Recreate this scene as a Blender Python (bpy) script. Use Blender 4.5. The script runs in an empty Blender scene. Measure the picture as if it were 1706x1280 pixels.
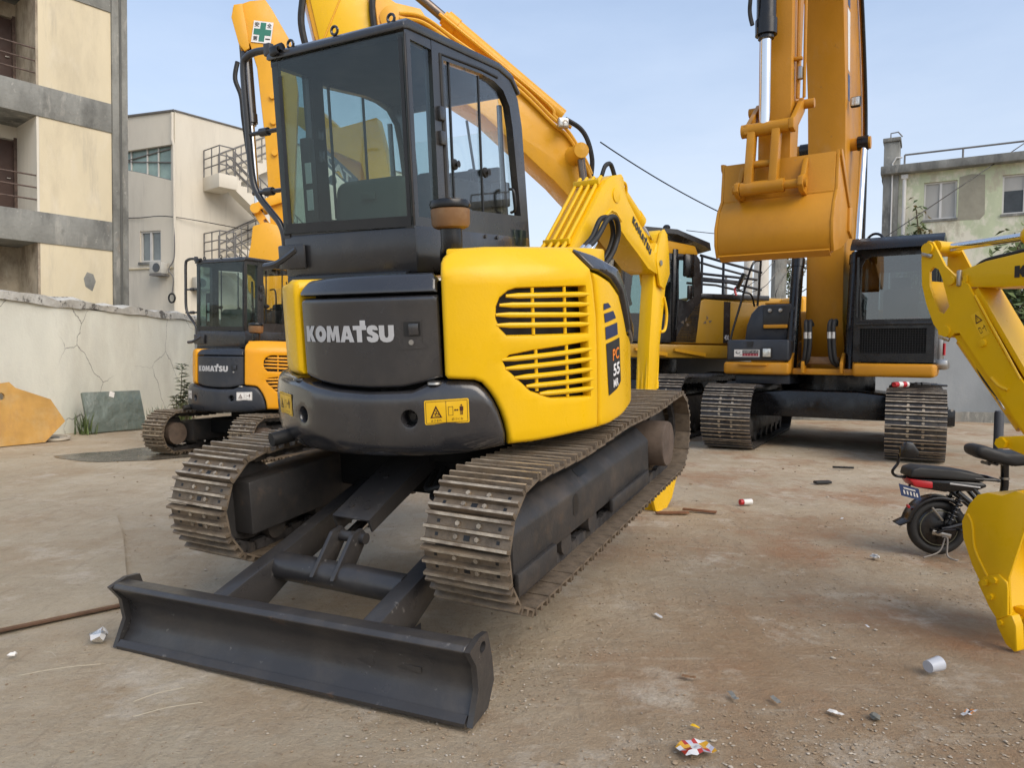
import bpy, bmesh, math, random
from mathutils import Vector, Matrix, Euler
from mathutils.geometry import delaunay_2d_cdt
R_ = math.radians
S = bpy.context.scene
COL = S.collection
random.seed(7)

# ------------------------------------------------------------------ camera, sky, sun, exposure
CAM_H, CAM_PITCH, CAM_ROLL, CAM_F = 1.377, 0.0360, 0.0120, 1189.1
cd = bpy.data.cameras.new('camera'); cam = bpy.data.objects.new('camera', cd); COL.objects.link(cam)
cd.sensor_fit = 'HORIZONTAL'; cd.sensor_width = 36.0; cd.lens = 36.0 * CAM_F / 1706.0
cd.clip_start = 0.05; cd.clip_end = 3000
_f = Vector((0, math.cos(CAM_PITCH), -math.sin(CAM_PITCH))); _u0 = Vector((0, math.sin(CAM_PITCH), math.cos(CAM_PITCH))); _r0 = Vector((1, 0, 0))
_r = _r0 * math.cos(CAM_ROLL) + _u0 * math.sin(CAM_ROLL); _u = -_r0 * math.sin(CAM_ROLL) + _u0 * math.cos(CAM_ROLL)
cam.matrix_world = Matrix(((_r.x, _u.x, -_f.x, 0), (_r.y, _u.y, -_f.y, 0), (_r.z, _u.z, -_f.z, CAM_H), (0, 0, 0, 1)))
S.camera = cam

SUN_EL, SUN_AZ = R_(42), R_(140)          # azimuth clockwise from +Y: behind the camera, to the right
w = bpy.data.worlds.new('World'); S.world = w; w.use_nodes = True
nt = w.node_tree; nt.nodes.clear()
def wn(t): return nt.nodes.new(t)
sky = wn('ShaderNodeTexSky'); sky.sky_type = 'NISHITA'; sky.sun_disc = False
sky.sun_elevation = SUN_EL; sky.sun_rotation = SUN_AZ; sky.air_density = 1.0; sky.dust_density = 2.2; sky.ozone_density = 1.6
tc = wn('ShaderNodeTexCoord'); mp = wn('ShaderNodeMapping'); mp.inputs['Scale'].default_value = (1.0, 1.0, 3.2)
nz = wn('ShaderNodeTexNoise'); nz.inputs['Scale'].default_value = 2.2; nz.inputs['Detail'].default_value = 7; nz.inputs['Roughness'].default_value = .58
rp = wn('ShaderNodeValToRGB'); rp.color_ramp.elements[0].position = .40; rp.color_ramp.elements[1].position = .78
rp.color_ramp.elements[0].color = (0.40, 0.40, 0.40, 1); rp.color_ramp.elements[1].color = (.95, .95, .95, 1)
mx = wn('ShaderNodeMix'); mx.data_type = 'RGBA'; mx.inputs['B'].default_value = (4.25, 4.6, 5.1, 1)
bg = wn('ShaderNodeBackground'); bg.inputs['Strength'].default_value = 0.14; out = wn('ShaderNodeOutputWorld')
L = nt.links.new
L(tc.outputs['Generated'], mp.inputs['Vector']); L(mp.outputs[0], nz.inputs['Vector']); L(nz.outputs['Fac'], rp.inputs[0])
sp = wn('ShaderNodeSeparateXYZ'); L(tc.outputs['Generated'], sp.inputs[0])
hz = wn('ShaderNodeMapRange'); hz.inputs['From Min'].default_value = .02; hz.inputs['From Max'].default_value = .55; hz.inputs['To Min'].default_value = .92; hz.inputs['To Max'].default_value = .30; L(sp.outputs['Z'], hz.inputs[0])
av = wn('ShaderNodeMath'); av.operation = 'MULTIPLY_ADD'; av.inputs[1].default_value = .40; L(rp.outputs[0], av.inputs[0])
hf = wn('ShaderNodeMath'); hf.operation = 'MULTIPLY'; hf.inputs[1].default_value = .62; L(hz.outputs[0], hf.inputs[0]); L(hf.outputs[0], av.inputs[2])
cr_ = wn('ShaderNodeValToRGB'); cr_.color_ramp.elements[0].position = .03; cr_.color_ramp.elements[1].position = .50; cr_.color_ramp.elements[0].color = (.47, .485, .505, 1); cr_.color_ramp.elements[1].color = (.335, .415, .545, 1); L(sp.outputs['Z'], cr_.inputs[0])
sc_ = wn('ShaderNodeVectorMath'); sc_.operation = 'SCALE'; sc_.inputs['Scale'].default_value = 10.0; L(cr_.outputs[0], sc_.inputs[0]); L(sc_.outputs[0], mx.inputs['B'])
L(av.outputs[0], mx.inputs['Factor']); L(sky.outputs[0], mx.inputs['A']); L(mx.outputs['Result'], bg.inputs['Color']); L(bg.outputs[0], out.inputs[0])

sd = bpy.data.lights.new('sun', 'SUN'); sd.energy = 1.5; sd.angle = R_(50); sd.color = (1, .89, .73)
sun = bpy.data.objects.new('sun', sd); COL.objects.link(sun)
_sd = Vector((math.sin(SUN_AZ) * math.cos(SUN_EL), math.cos(SUN_AZ) * math.cos(SUN_EL), math.sin(SUN_EL)))
sun.rotation_euler = _sd.to_track_quat('Z', 'Y').to_euler(); sun.location = (0, 0, 30)
S.view_settings.view_transform = 'Standard'; S.view_settings.look = 'None'; S.view_settings.gamma = 1; S.view_settings.exposure = 0.56
S.view_settings.use_curve_mapping = False
S.cycles.max_bounces = 8; S.cycles.transparent_max_bounces = 16

# ------------------------------------------------------------------ materials
MATS = {}
def mat(name, col, rough=.5, metal=0., var=.14, scale=2.5, stretch=1., bump=0., bscale=40., dirt=None, coat=0., spec=.5, rvar=.12, det=5):
    if name in MATS: return MATS[name]
    m = bpy.data.materials.new(name); m.use_nodes = True; t = m.node_tree; b = t.nodes['Principled BSDF']; N = t.nodes.new; K = t.links.new
    b.inputs['Metallic'].default_value = metal; b.inputs['Roughness'].default_value = rough
    b.inputs['Coat Weight'].default_value = coat; b.inputs['Coat Roughness'].default_value = .12; b.inputs['Specular IOR Level'].default_value = spec
    tc = N('ShaderNodeTexCoord'); mp = N('ShaderNodeMapping'); mp.inputs['Scale'].default_value = (1, 1, stretch); K(tc.outputs['Object'], mp.inputs[0])
    n = N('ShaderNodeTexNoise'); n.inputs['Scale'].default_value = scale; n.inputs['Detail'].default_value = det; n.inputs['Roughness'].default_value = .62
    K(mp.outputs[0], n.inputs['Vector'])
    r = N('ShaderNodeValToRGB'); e = r.color_ramp.elements; e[0].position = .3; e[1].position = .7
    e[0].color = (*[c * (1 - var) for c in col], 1); e[1].color = (*[min(1, c * (1 + var)) for c in col], 1); K(n.outputs['Fac'], r.inputs[0])
    c = r.outputs[0]
    if dirt:
        for dc, amt, dsc, dst, lo, hi in dirt:
            mp2 = N('ShaderNodeMapping'); mp2.inputs['Scale'].default_value = (1, 1, dst); mp2.inputs['Location'].default_value = (dsc * 1.7, 3.1, amt * 9); K(tc.outputs['Object'], mp2.inputs[0])
            n2 = N('ShaderNodeTexNoise'); n2.inputs['Scale'].default_value = dsc; n2.inputs['Detail'].default_value = 8; n2.inputs['Roughness'].default_value = .68; K(mp2.outputs[0], n2.inputs['Vector'])
            mr = N('ShaderNodeMapRange'); mr.inputs['From Min'].default_value = lo; mr.inputs['From Max'].default_value = hi; mr.inputs['To Max'].default_value = amt; K(n2.outputs['Fac'], mr.inputs[0])
            mi = N('ShaderNodeMix'); mi.data_type = 'RGBA'; mi.inputs['B'].default_value = (*dc, 1); K(mr.outputs[0], mi.inputs['Factor']); K(c, mi.inputs['A']); c = mi.outputs['Result']
    K(c, b.inputs['Base Color'])
    n3 = N('ShaderNodeTexNoise'); n3.inputs['Scale'].default_value = scale * 3.1; n3.inputs['Detail'].default_value = 6; K(mp.outputs[0], n3.inputs['Vector'])
    mr = N('ShaderNodeMapRange'); mr.inputs['From Min'].default_value = .3; mr.inputs['From Max'].default_value = .7
    mr.inputs['To Min'].default_value = max(.02, rough - rvar); mr.inputs['To Max'].default_value = min(1, rough + rvar); K(n3.outputs['Fac'], mr.inputs[0]); K(mr.outputs[0], b.inputs['Roughness'])
    if bump:
        n4 = N('ShaderNodeTexNoise'); n4.inputs['Scale'].default_value = bscale; n4.inputs['Detail'].default_value = 5; K(tc.outputs['Object'], n4.inputs['Vector'])
        bp = N('ShaderNodeBump'); bp.inputs['Strength'].default_value = 1; bp.inputs['Distance'].default_value = bump; K(n4.outputs['Fac'], bp.inputs['Height']); K(bp.outputs[0], b.inputs['Normal'])
    MATS[name] = m; return m

def glass(name, tint=(.62, .72, .68), rough=.02, refl=1.0, base=.045, dust=.10):
    if name in MATS: return MATS[name]
    m = bpy.data.materials.new(name); m.use_nodes = True; t = m.node_tree; t.nodes.clear(); N = t.nodes.new; K = t.links.new
    o = N('ShaderNodeOutputMaterial'); tr = N('ShaderNodeBsdfTransparent'); tr.inputs[0].default_value = (*tint, 1)
    g = N('ShaderNodeBsdfGlossy'); g.inputs['Roughness'].default_value = rough; g.inputs[0].default_value = (refl, refl, refl, 1)
    lw = N('ShaderNodeLayerWeight'); lw.inputs['Blend'].default_value = .5
    pw = N('ShaderNodeMath'); pw.operation = 'POWER'; pw.inputs[1].default_value = 4.5; K(lw.outputs['Facing'], pw.inputs[0])
    f = N('ShaderNodeMath'); f.operation = 'MULTIPLY_ADD'; f.inputs[1].default_value = .9; f.inputs[2].default_value = base; K(pw.outputs[0], f.inputs[0])
    tc = N('ShaderNodeTexCoord'); n = N('ShaderNodeTexNoise'); n.inputs['Scale'].default_value = 2.5; n.inputs['Detail'].default_value = 4; K(tc.outputs['Object'], n.inputs['Vector'])
    df = N('ShaderNodeBsdfDiffuse'); df.inputs[0].default_value = (.32, .31, .28, 1)
    mr = N('ShaderNodeMapRange'); mr.inputs['From Min'].default_value = .5; mr.inputs['From Max'].default_value = .85; mr.inputs['To Max'].default_value = dust; K(n.outputs['Fac'], mr.inputs[0])
    m0 = N('ShaderNodeMixShader'); K(mr.outputs[0], m0.inputs[0]); K(tr.outputs[0], m0.inputs[1]); K(df.outputs[0], m0.inputs[2])
    mi = N('ShaderNodeMixShader'); K(f.outputs[0], mi.inputs[0]); K(m0.outputs[0], mi.inputs[1]); K(g.outputs[0], mi.inputs[2]); K(mi.outputs[0], o.inputs[0])
    MATS[name] = m; return m

DUST = (.30, .25, .19)
def paint(name, col, rough=.33, dust=.35, coat=.06, chips=True, spec=.32, **k):
    d = [(DUST, dust, 2.2, .6, .50, .80)]
    if chips: d.append(((.16, .10, .055), .55, 7.0, .8, .67, .76))
    return mat(name, col, rough, var=.06, scale=1.6, bump=.0006, bscale=90, dirt=d, coat=coat, spec=spec, **k)
M_YEL = paint('lemon yellow paint', (.80, .475, .004), dust=.07, chips=False)
M_YEL2 = paint('amber yellow paint', (.75, .33, .010), dust=.12)
M_YELB = paint('boom yellow paint', (.74, .37, .022), dust=.12)
M_ORG = mat('ochre orange paint', (.50, .222, .014), .42, var=.10, scale=.9, bump=.0015, bscale=50, spec=.3, dirt=[((.33, .13, .012), .6, .8, .5, .50, .72), ((.50, .30, .12), .4, 2.4, .5, .54, .74), ((.17, .09, .045), .65, 6.0, .8, .655, .73), ((.30, .17, .07), .5, 22, 1, .64, .70)])
M_TAN = paint('dull amber paint', (.50, .275, .028), dust=.25)
M_YELE = paint('bucket yellow paint', (.74, .43, .004), dust=.07, chips=False)
M_GREY = paint('charcoal paint', (.024, .024, .027), rough=.20, dust=.10, coat=.7, chips=False, spec=.5)
M_BLADE = mat('blade charcoal paint', (.036, .034, .034), .38, var=.15, scale=2, bump=.0012, bscale=35, coat=.1, dirt=[((.13, .11, .085), .45, 2.0, .7, .50, .78), ((.20, .19, .175), .7, 16, 1, .635, .70), ((.15, .09, .05), .6, 7, 1, .64, .74)])
M_CAB = paint('cab grey paint', (.024, .024, .026), rough=.28, dust=.12, coat=.3, chips=False, spec=.5)
M_BLACK = mat('black paint', (.006, .006, .007), .26, var=.2, dirt=[(DUST, .10, 4, 1, .58, .8)])
M_NAVY = paint('dark slate paint', (.030, .035, .045), rough=.34, dust=.10, chips=False)
M_RUB = mat('black rubber', (.013, .013, .013), .6, var=.3, bump=.001, bscale=120)
M_INT = mat('dark interior', (.009, .009, .009), .8, spec=.2)
M_SEAT = mat('grey green seat', (.15, .16, .135), .7, bump=.001, bscale=200)
M_CHROME = mat('chrome rod', (.78, .78, .78), .10, metal=1, var=.03, rvar=.05)
M_STEEL = mat('bare steel', (.42, .40, .37), .38, metal=1, var=.2)
M_TRK = mat('dusty track steel', (.17, .132, .094), .55, metal=.35, var=.35, scale=9, bump=.003, bscale=70, dirt=[((.23, .165, .10), .85, 5, 1, .45, .66), ((.06, .045, .035), .7, 7, 1, .55, .7)])
M_TRKD = mat('dark track steel', (.055, .052, .052), .48, metal=.3, var=.4, scale=7, bump=.002, bscale=70, dirt=[((.20, .16, .115), .6, 4, 1, .5, .7)])
M_TRKW = mat('worn grouser steel', (.40, .335, .25), .45, metal=.4, var=.35, scale=14, bump=.002, bscale=90, dirt=[((.16, .115, .08), .7, 9, 1, .48, .62)])
M_FRM = mat('dusty frame paint', (.032, .030, .029), .5, var=.25, scale=3, bump=.001, bscale=80, dirt=[((.12, .09, .065), .5, 3, 1, .50, .74), ((.09, .06, .04), .6, 11, 1, .58, .72)])
M_GLASS = glass('cab glass', (.80, .85, .84))
M_GLASSD = glass('dark cab glass', (.62, .71, .70), base=.04, dust=.05)
M_GLASSB = glass('clear cab glass', (.95, .975, .97), dust=.05)
M_BROWN = mat('brown plastic', (.20, .105, .045), .5, var=.25, dirt=[((.33, .23, .13), .5, 8, 1, .5, .75)])
M_STK = mat('sticker yellow', (.78, .46, .01), .4, var=.05)
M_STKW = mat('sticker white', (.72, .70, .66), .4, var=.06)
M_INK = mat('sticker ink', (.055, .012, .006), .5, var=.1)
M_BLK = mat('flat black print', (.012, .012, .012), .4)
M_NVY = mat('navy print', (.010, .018, .075), .35, var=.1)
M_WHT = mat('white print', (.72, .72, .72), .5, var=.08)
M_LET = mat('grey lettering', (.47, .47, .47), .5, var=.1, dirt=[(DUST, .35, 8, 1, .55, .8)])
M_ORP = mat('orange print', (.75, .20, .01), .4)
M_RED = mat('red plastic', (.42, .012, .018), .35)
M_GRN = mat('green print', (.006, .16, .11), .45)
M_LAMP = mat('lamp glass', (.62, .62, .58), .12, metal=.4, var=.25, scale=30)

# ------------------------------------------------------------------ mesh helpers
def bevel(vf, wd, seg=2, ang=35):
    v, f = vf; bm = bmesh.new(); bv = [bm.verts.new(p) for p in v]
    for q in f:
        try: bm.faces.new([bv[i] for i in q])
        except ValueError: pass
    bmesh.ops.recalc_face_normals(bm, faces=bm.faces)
    es = [e for e in bm.edges if len(e.link_faces) == 2 and e.calc_face_angle(0) > R_(ang)]
    if es: bmesh.ops.bevel(bm, geom=es, offset=wd, segments=seg, profile=.5, affect='EDGES', clamp_overlap=True)
    bm.verts.index_update()
    r = ([p.co.copy() for p in bm.verts], [[x.index for x in q.verts] for q in bm.faces]); bm.free(); return r
def box(c, s, rot=None, bev=0., seg=2):
    x, y, z = s[0] / 2, s[1] / 2, s[2] / 2
    v = [Vector(p) for p in ((-x, -y, -z), (x, -y, -z), (x, y, -z), (-x, y, -z), (-x, -y, z), (x, -y, z), (x, y, z), (-x, y, z))]
    if rot is not None: M = Euler(rot).to_matrix() if not isinstance(rot, Matrix) else rot; v = [M @ p for p in v]
    v = [p + Vector(c) for p in v]
    vf = (v, [(0, 3, 2, 1), (4, 5, 6, 7), (0, 1, 5, 4), (1, 2, 6, 5), (2, 3, 7, 6), (3, 0, 4, 7)])
    return bevel(vf, bev, seg) if bev else vf
def cdt(outline, holes=(), pts=()):
    v = [Vector(p) for p in outline]; faces = [list(range(len(outline)))]
    for h in holes:
        faces.append(list(range(len(v), len(v) + len(h)))); v += [Vector(p) for p in h]
    edges = []
    for f in faces: edges += [(f[i], f[(i + 1) % len(f)]) for i in range(len(f))]
    n0 = len(v); v += [Vector(p) for p in pts]
    ov, oe, of, a, b, c = delaunay_2d_cdt(v, edges, [], 0, 1e-6)
    res = []
    for f in of:
        cx = sum((ov[i] for i in f), Vector((0, 0))) / len(f)
        if inside(cx, outline) and not any(inside(cx, h) for h in holes): res.append(list(f))
    return ov, res
def inside(p, poly):
    r = False; n = len(poly); x, y = p[0], p[1]
    for i in range(n):
        x1, y1 = poly[i][0], poly[i][1]; x2, y2 = poly[i - 1][0], poly[i - 1][1]
        if (y1 > y) != (y2 > y) and x < (x2 - x1) * (y - y1) / (y2 - y1) + x1: r = not r
    return r
def solid(v2, faces, front, back):
    """close a 2D triangulation into a solid between two maps"""
    n = len(v2); v = [Vector(front(p)) for p in v2] + [Vector(back(p)) for p in v2]
    out = [list(f) for f in faces] + [[i + n for i in reversed(f)] for f in faces]; ed = {}
    for f in faces:
        for i in range(len(f)):
            a, b = f[i], f[(i + 1) % len(f)]; ed[(a, b)] = 1
    for (a, b) in ed:
        if (b, a) not in ed: out.append([b, a, a + n, b + n])
    return v, out
def extrude(poly, fn, d0, d1, holes=(), bev=0., seg=2):
    """poly in 2D; fn(a, b, d) -> 3D"""
    if holes: v2, fs = cdt(poly, holes)
    else: v2, fs = [Vector(p) for p in poly], [list(range(len(poly)))]
    vf = solid(v2, fs, lambda p: fn(p[0], p[1], d0), lambda p: fn(p[0], p[1], d1))
    return bevel(vf, bev, seg, 30) if bev else vf
def tube(pts, r, n=10, caps=True):
    pts = [Vector(p) for p in pts]; k = len(pts); rr = r if isinstance(r, (list, tuple)) else [r] * k
    v = []; f = []; t0 = (pts[1] - pts[0]).normalized(); nx = t0.orthogonal().normalized()
    for i in range(k):
        t = (pts[min(i + 1, k - 1)] - pts[max(i - 1, 0)]).normalized(); nx = (nx - t * nx.dot(t)); nx = nx.normalized() if nx.length > 1e-6 else t.orthogonal().normalized()
        by = t.cross(nx)
        for j in range(n): a = 2 * math.pi * j / n; v.append(pts[i] + (nx * math.cos(a) + by * math.sin(a)) * rr[i])
    for i in range(k - 1):
        for j in range(n): f.append((i * n + j, i * n + (j + 1) % n, (i + 1) * n + (j + 1) % n, (i + 1) * n + j))
    if caps: f.append(tuple(reversed(range(n)))); f.append(tuple(range((k - 1) * n, k * n)))
    return v, f
def cyl(p0, p1, r, n=20, r1=None): return tube([p0, p1], [r, r if r1 is None else r1], n)
def smooth(pts, n=6):
    pts = [Vector(p) for p in pts]; o = []
    for i in range(len(pts) - 1):
        a, b, c, d = pts[max(i - 1, 0)], pts[i], pts[i + 1], pts[min(i + 2, len(pts) - 1)]
        for j in range(n):
            t = j / n; o.append(.5 * ((2 * b) + (c - a) * t + (2 * a - 5 * b + 4 * c - d) * t * t + (3 * b - a - 3 * c + d) * t ** 3))
    o.append(pts[-1]); return o
def lathe(prof, o, ax=(0, 0, 1), n=28):
    ax = Vector(ax).normalized(); nx = ax.orthogonal().normalized(); by = ax.cross(nx); o = Vector(o); v = []; f = []; k = len(prof)
    for r, h in prof:
        for j in range(n): a = 2 * math.pi * j / n; v.append(o + ax * h + (nx * math.cos(a) + by * math.sin(a)) * r)
    for i in range(k - 1):
        for j in range(n): f.append((i * n + j, i * n + (j + 1) % n, (i + 1) * n + (j + 1) % n, (i + 1) * n + j))
    f.append(tuple(reversed(range(n)))); f.append(tuple(range((k - 1) * n, k * n)))
    return v, f
def circle(cx, cy, r, n=16, a0=0): return [(cx + r * math.cos(a0 + 2 * math.pi * i / n), cy + r * math.sin(a0 + 2 * math.pi * i / n)) for i in range(n)]
def rrect(x0, y0, x1, y1, r, n=4):
    o = []
    for cx, cy, a in ((x1 - r, y0 + r, -90), (x1 - r, y1 - r, 0), (x0 + r, y1 - r, 90), (x0 + r, y0 + r, 180)):
        o += [(cx + r * math.cos(R_(a + 90 * i / n)), cy + r * math.sin(R_(a + 90 * i / n))) for i in range(n + 1)]
    return o
class MB:
    def __init__(s): s.v = []; s.f = []; s.m = []
    def add(s, vf, m=0):
        k = len(s.v); s.v += [Vector(p) for p in vf[0]]; s.f += [tuple(i + k for i in q) for q in vf[1]]; s.m += [m] * len(vf[1]); return s
    def mesh(s, name, mats, ang=38):
        me = bpy.data.meshes.new(name); me.from_pydata([tuple(p) for p in s.v], [], s.f)
        for m in (mats if isinstance(mats, (list, tuple)) else [mats]): me.materials.append(m)
        me.polygons.foreach_set('material_index', s.m)
        bm = bmesh.new(); bm.from_mesh(me); bmesh.ops.recalc_face_normals(bm, faces=bm.faces); bm.to_mesh(me); bm.free()
        me.polygons.foreach_set('use_smooth', [True] * len(me.polygons)); me.set_sharp_from_angle(angle=R_(ang)); me.update(); return me
    def build(s, name, mats, parent=None, ang=38, **props):
        return link(name, s.mesh(name, mats, ang), parent, **props)
def link(name, me, parent=None, **props):
    o = bpy.data.objects.new(name, me); COL.objects.link(o)
    if parent: o.parent = parent
    for k, v in props.items(): o[k] = v
    return o
def part(name, vf, m, parent, **props): return MB().add(vf).build(name, m, parent, **props)
def parts(name, vfs, m, parent, **props):
    b = MB()
    for x in vfs: b.add(x)
    return b.build(name, m, parent, **props)
def empty(name, loc=(0, 0, 0), rz=0, **props):
    o = bpy.data.objects.new(name, None); COL.objects.link(o); o.location = loc; o.rotation_euler = (0, 0, rz); o.empty_display_size = .3
    for k, v in props.items(): o[k] = v
    return o
def tag(o, label, cat, group=None):
    o['label'] = label; o['category'] = cat
    if group: o['group'] = group
    return o
def struct(o): o['kind'] = 'structure'; return o

# flat lettering: block capitals and font text, as sheets laid on a surface by fn(x, y) -> 3D
def thick(pts, wd):
    pts = [Vector(p) for p in pts]; l = []; r = []
    for i, p in enumerate(pts):
        t = (pts[min(i + 1, len(pts) - 1)] - pts[max(i - 1, 0)]).normalized(); n = Vector((-t.y, t.x)) * wd / 2; l.append(p + n); r.append(p - n)
    return [tuple(p) for p in l + r[::-1]]
_arc = lambda cx, cy, rx, ry, a0, a1, n=8: [(cx + rx * math.cos(R_(a0 + (a1 - a0) * i / n)), cy + ry * math.sin(R_(a0 + (a1 - a0) * i / n))) for i in range(n + 1)]
BLOCK = {
 'K': (.95, [(0, 0), (0, 1), (.36, 1), (.36, .66), (.54, 1), (.93, 1), (.64, .52), (.95, 0), (.54, 0), (.36, .36), (.36, 0)], []),
 'O': (1.04, [(.52 + .53 * math.cos(a), .5 + .52 * math.sin(a)) for a in [2 * math.pi * i / 22 for i in range(22)]], [[(.52 + .15 * math.cos(a), .5 + .18 * math.sin(a)) for a in [2 * math.pi * i / 12 for i in range(12)]]]),
 'M': (1.16, [(0, 0), (.07, 1), (.42, 1), (.58, .56), (.74, 1), (1.09, 1), (1.16, 0), (.83, 0), (.80, .52), (.67, .08), (.49, .08), (.36, .52), (.33, 0)], []),
 'A': (1.10, [(0, 0), (.34, 1), (.76, 1), (1.10, 0), (.74, 0), (.69, .17), (.41, .17), (.36, 0)], [[(.47, .38), (.63, .38), (.55, .66)]]),
 'T': (.86, [(.18, 0), (.18, .74), (-.10, .74), (-.10, 1), (.44, 1), (.44, 1.32), (.84, 1.32), (.84, 1), (.90, 1), (.90, .74), (.56, .74), (.56, 0)], []),
 'S': (.84, [(.80, .72), (.80, .80), (.74, .93), (.60, 1.01), (.40, 1.02), (.20, .98), (.06, .86), (.03, .68), (.08, .54), (.22, .45), (.40, .38), (.43, .31), (.38, .26), (.30, .27), (.28, .33), (.0, .33), (.02, .17), (.12, .04), (.32, -.02), (.54, -.01), (.74, .06), (.83, .20), (.83, .38), (.74, .51), (.56, .60), (.44, .66), (.42, .71), (.46, .75), (.52, .74), (.54, .72)], []),
 'U': (1.0, [(0, 1), (.37, 1), (.37, .40), (.42, .28), (.50, .25), (.58, .28), (.63, .40), (.63, 1), (1.0, 1), (1.0, .36), (.92, .13), (.75, .01), (.50, -.03), (.25, .01), (.08, .13), (0, .36)], [])}
def block_word(word, x0, x1, y0, h, fn, mb, m=0, sub=.12):
    tot = sum(BLOCK[c][0] + .035 for c in word) - .035; k = (x1 - x0) / tot; x = 0
    for c in word:
        wd, o, hs = BLOCK[c]
        pts = [(a * .1 + .013, b * .1 + .017) for a in range(11) for b in range(14)]
        pts = [p for p in pts if inside(p, o) and not any(inside(p, q) for q in hs)]
        v, f = cdt(o, hs, pts)
        mb.add(([Vector(fn(x0 + (x + p[0]) * k, y0 + p[1] * h)) for p in v], f), m); x += wd + .035
def text(body, x0, x1, y0, h, fn, mb, m=0, bold=.0, fit=True):
    cu = bpy.data.curves.new('t', 'FONT'); cu.body = body; cu.size = 1; cu.offset = bold; cu.resolution_u = 3
    o = bpy.data.objects.new('t', cu); COL.objects.link(o); dg = bpy.context.evaluated_depsgraph_get()
    me = bpy.data.meshes.new_from_object(o.evaluated_get(dg)); v = [p.co.copy() for p in me.vertices]; f = [tuple(p.vertices) for p in me.polygons]
    COL.objects.unlink(o); bpy.data.objects.remove(o); bpy.data.curves.remove(cu); bpy.data.meshes.remove(me)
    if not v: return
    ax, bx = min(p.x for p in v), max(p.x for p in v); ay, by = min(p.y for p in v), max(p.y for p in v)
    mb.add(([Vector(fn(x0 + (p.x - ax) / (bx - ax) * (x1 - x0), y0 + (p.y - ay) / (by - ay) * h)) for p in v], f), m)
# ------------------------------------------------------------------ setting out polar panels of a round upper body
RB = 1.022
def polar(th, z, r): a = R_(th); return Vector((r * math.sin(a), -r * math.cos(a), z))
def prof(z):
    r = RB
    if z > 1.455: r -= (z - 1.455) * .82
    if z < .70: r -= ((.70 - z) / .09) ** 2 * .035
    return r
def resample(poly, st):
    o = []
    for i in range(len(poly)):
        a, b = Vector(poly[i]), Vector(poly[(i + 1) % len(poly)]); n = max(1, int(math.ceil((b - a).length / st)))
        o += [a.lerp(b, j / n) for j in range(n)]
    return o
def pdist(p, poly):
    best = 9
    for i in range(len(poly)):
        a, b = poly[i - 1], poly[i]; ab = b - a; t = max(0, min(1, (p - a).dot(ab) / max(ab.length_squared, 1e-12))); best = min(best, (p - a - ab * t).length)
    return best
def polar_panel(outline, thick=.05, rf=prof, lift=0., bev=.03, holes=(), hbev=.012, step=.045):
    K = R_(1) * RB; P = [Vector((a * K, b)) for a, b in outline]; H = [[Vector((a * K, b)) for a, b in h] for h in holes]
    Pr = resample(P, .022); Hr = [resample(h, .018) for h in H]; pts = []
    def ring(poly, ds, inward):
        n = len(poly); area = sum(poly[i - 1].x * poly[i].y - poly[i].x * poly[i - 1].y for i in range(n)); sg = 1 if area > 0 else -1
        for d in ds:
            for i in range(n):
                t = (poly[(i + 1) % n] - poly[i - 1]).normalized(); nn = Vector((-t.y, t.x)) * sg * (1 if inward else -1); q = poly[i] + nn * d
                if pdist(q, P) > d * .88 and inside(q, P) and all(not inside(q, h) and pdist(q, h) > min(d, hbev * .3) * .88 for h in H): pts.append(q)
    ring(Pr, [bev * .3, bev * .7, bev * 1.1], True)
    for h in Hr: ring(h, [hbev * .4, hbev * 1.2], False)
    xs = [p.x for p in P]; ys = [p.y for p in P]; y = min(ys) + step / 2
    while y < max(ys):
        x = min(xs) + step / 2
        while x < max(xs):
            q = Vector((x, y))
            if inside(q, P) and pdist(q, P) > bev * 1.4 and all(not inside(q, h) and pdist(q, h) > hbev * 1.6 for h in H): pts.append(q)
            x += step
        y += step
    v2, fs = cdt(Pr, Hr, pts)
    def drop(d, b): return 0 if d >= b else b * (1 - math.sqrt(max(0, 1 - (1 - d / b) ** 2)))
    def front(p):
        q = Vector(p); r = rf(q.y) + lift - drop(pdist(q, P), bev) * .8
        for h in H: r -= drop(pdist(q, h), hbev)
        return polar(q.x / K, q.y, r)
    def back(p): q = Vector(p); return polar(q.x / K, q.y, rf(q.y) + lift - thick - bev)
    return solid(v2, fs, front, back)
def patch(th0, th1, z0, z1, lift, nx=8, ny=4, th0b=None, th1b=None, rf=prof):
    """curved sheet; fn gives its own map"""
    v = []; f = []
    for j in range(ny + 1):
        for i in range(nx + 1):
            z = z0 + (z1 - z0) * j / ny; v.append(polar(th0 + (th1 - th0) * i / nx, z, rf(z) + lift))
    for j in range(ny):
        for i in range(nx): a = j * (nx + 1) + i; f.append((a, a + 1, a + nx + 2, a + nx + 1))
    return v, f
def polar_poly(poly, lift, rf=prof):
    K = R_(1) * RB; P = [Vector((a * K, b)) for a, b in poly]; g = []
    xs = [p.x for p in P]; ys = [p.y for p in P]; x = min(xs)
    while x < max(xs):
        y = min(ys)
        while y < max(ys):
            if inside((x, y), P): g.append(Vector((x + .001, y)))
            y += .05
        x += .03
    v, f = cdt(resample(P, .03), (), g); return [polar(p.x / K, p.y, rf(p.y) + lift) for p in v], f
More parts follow.
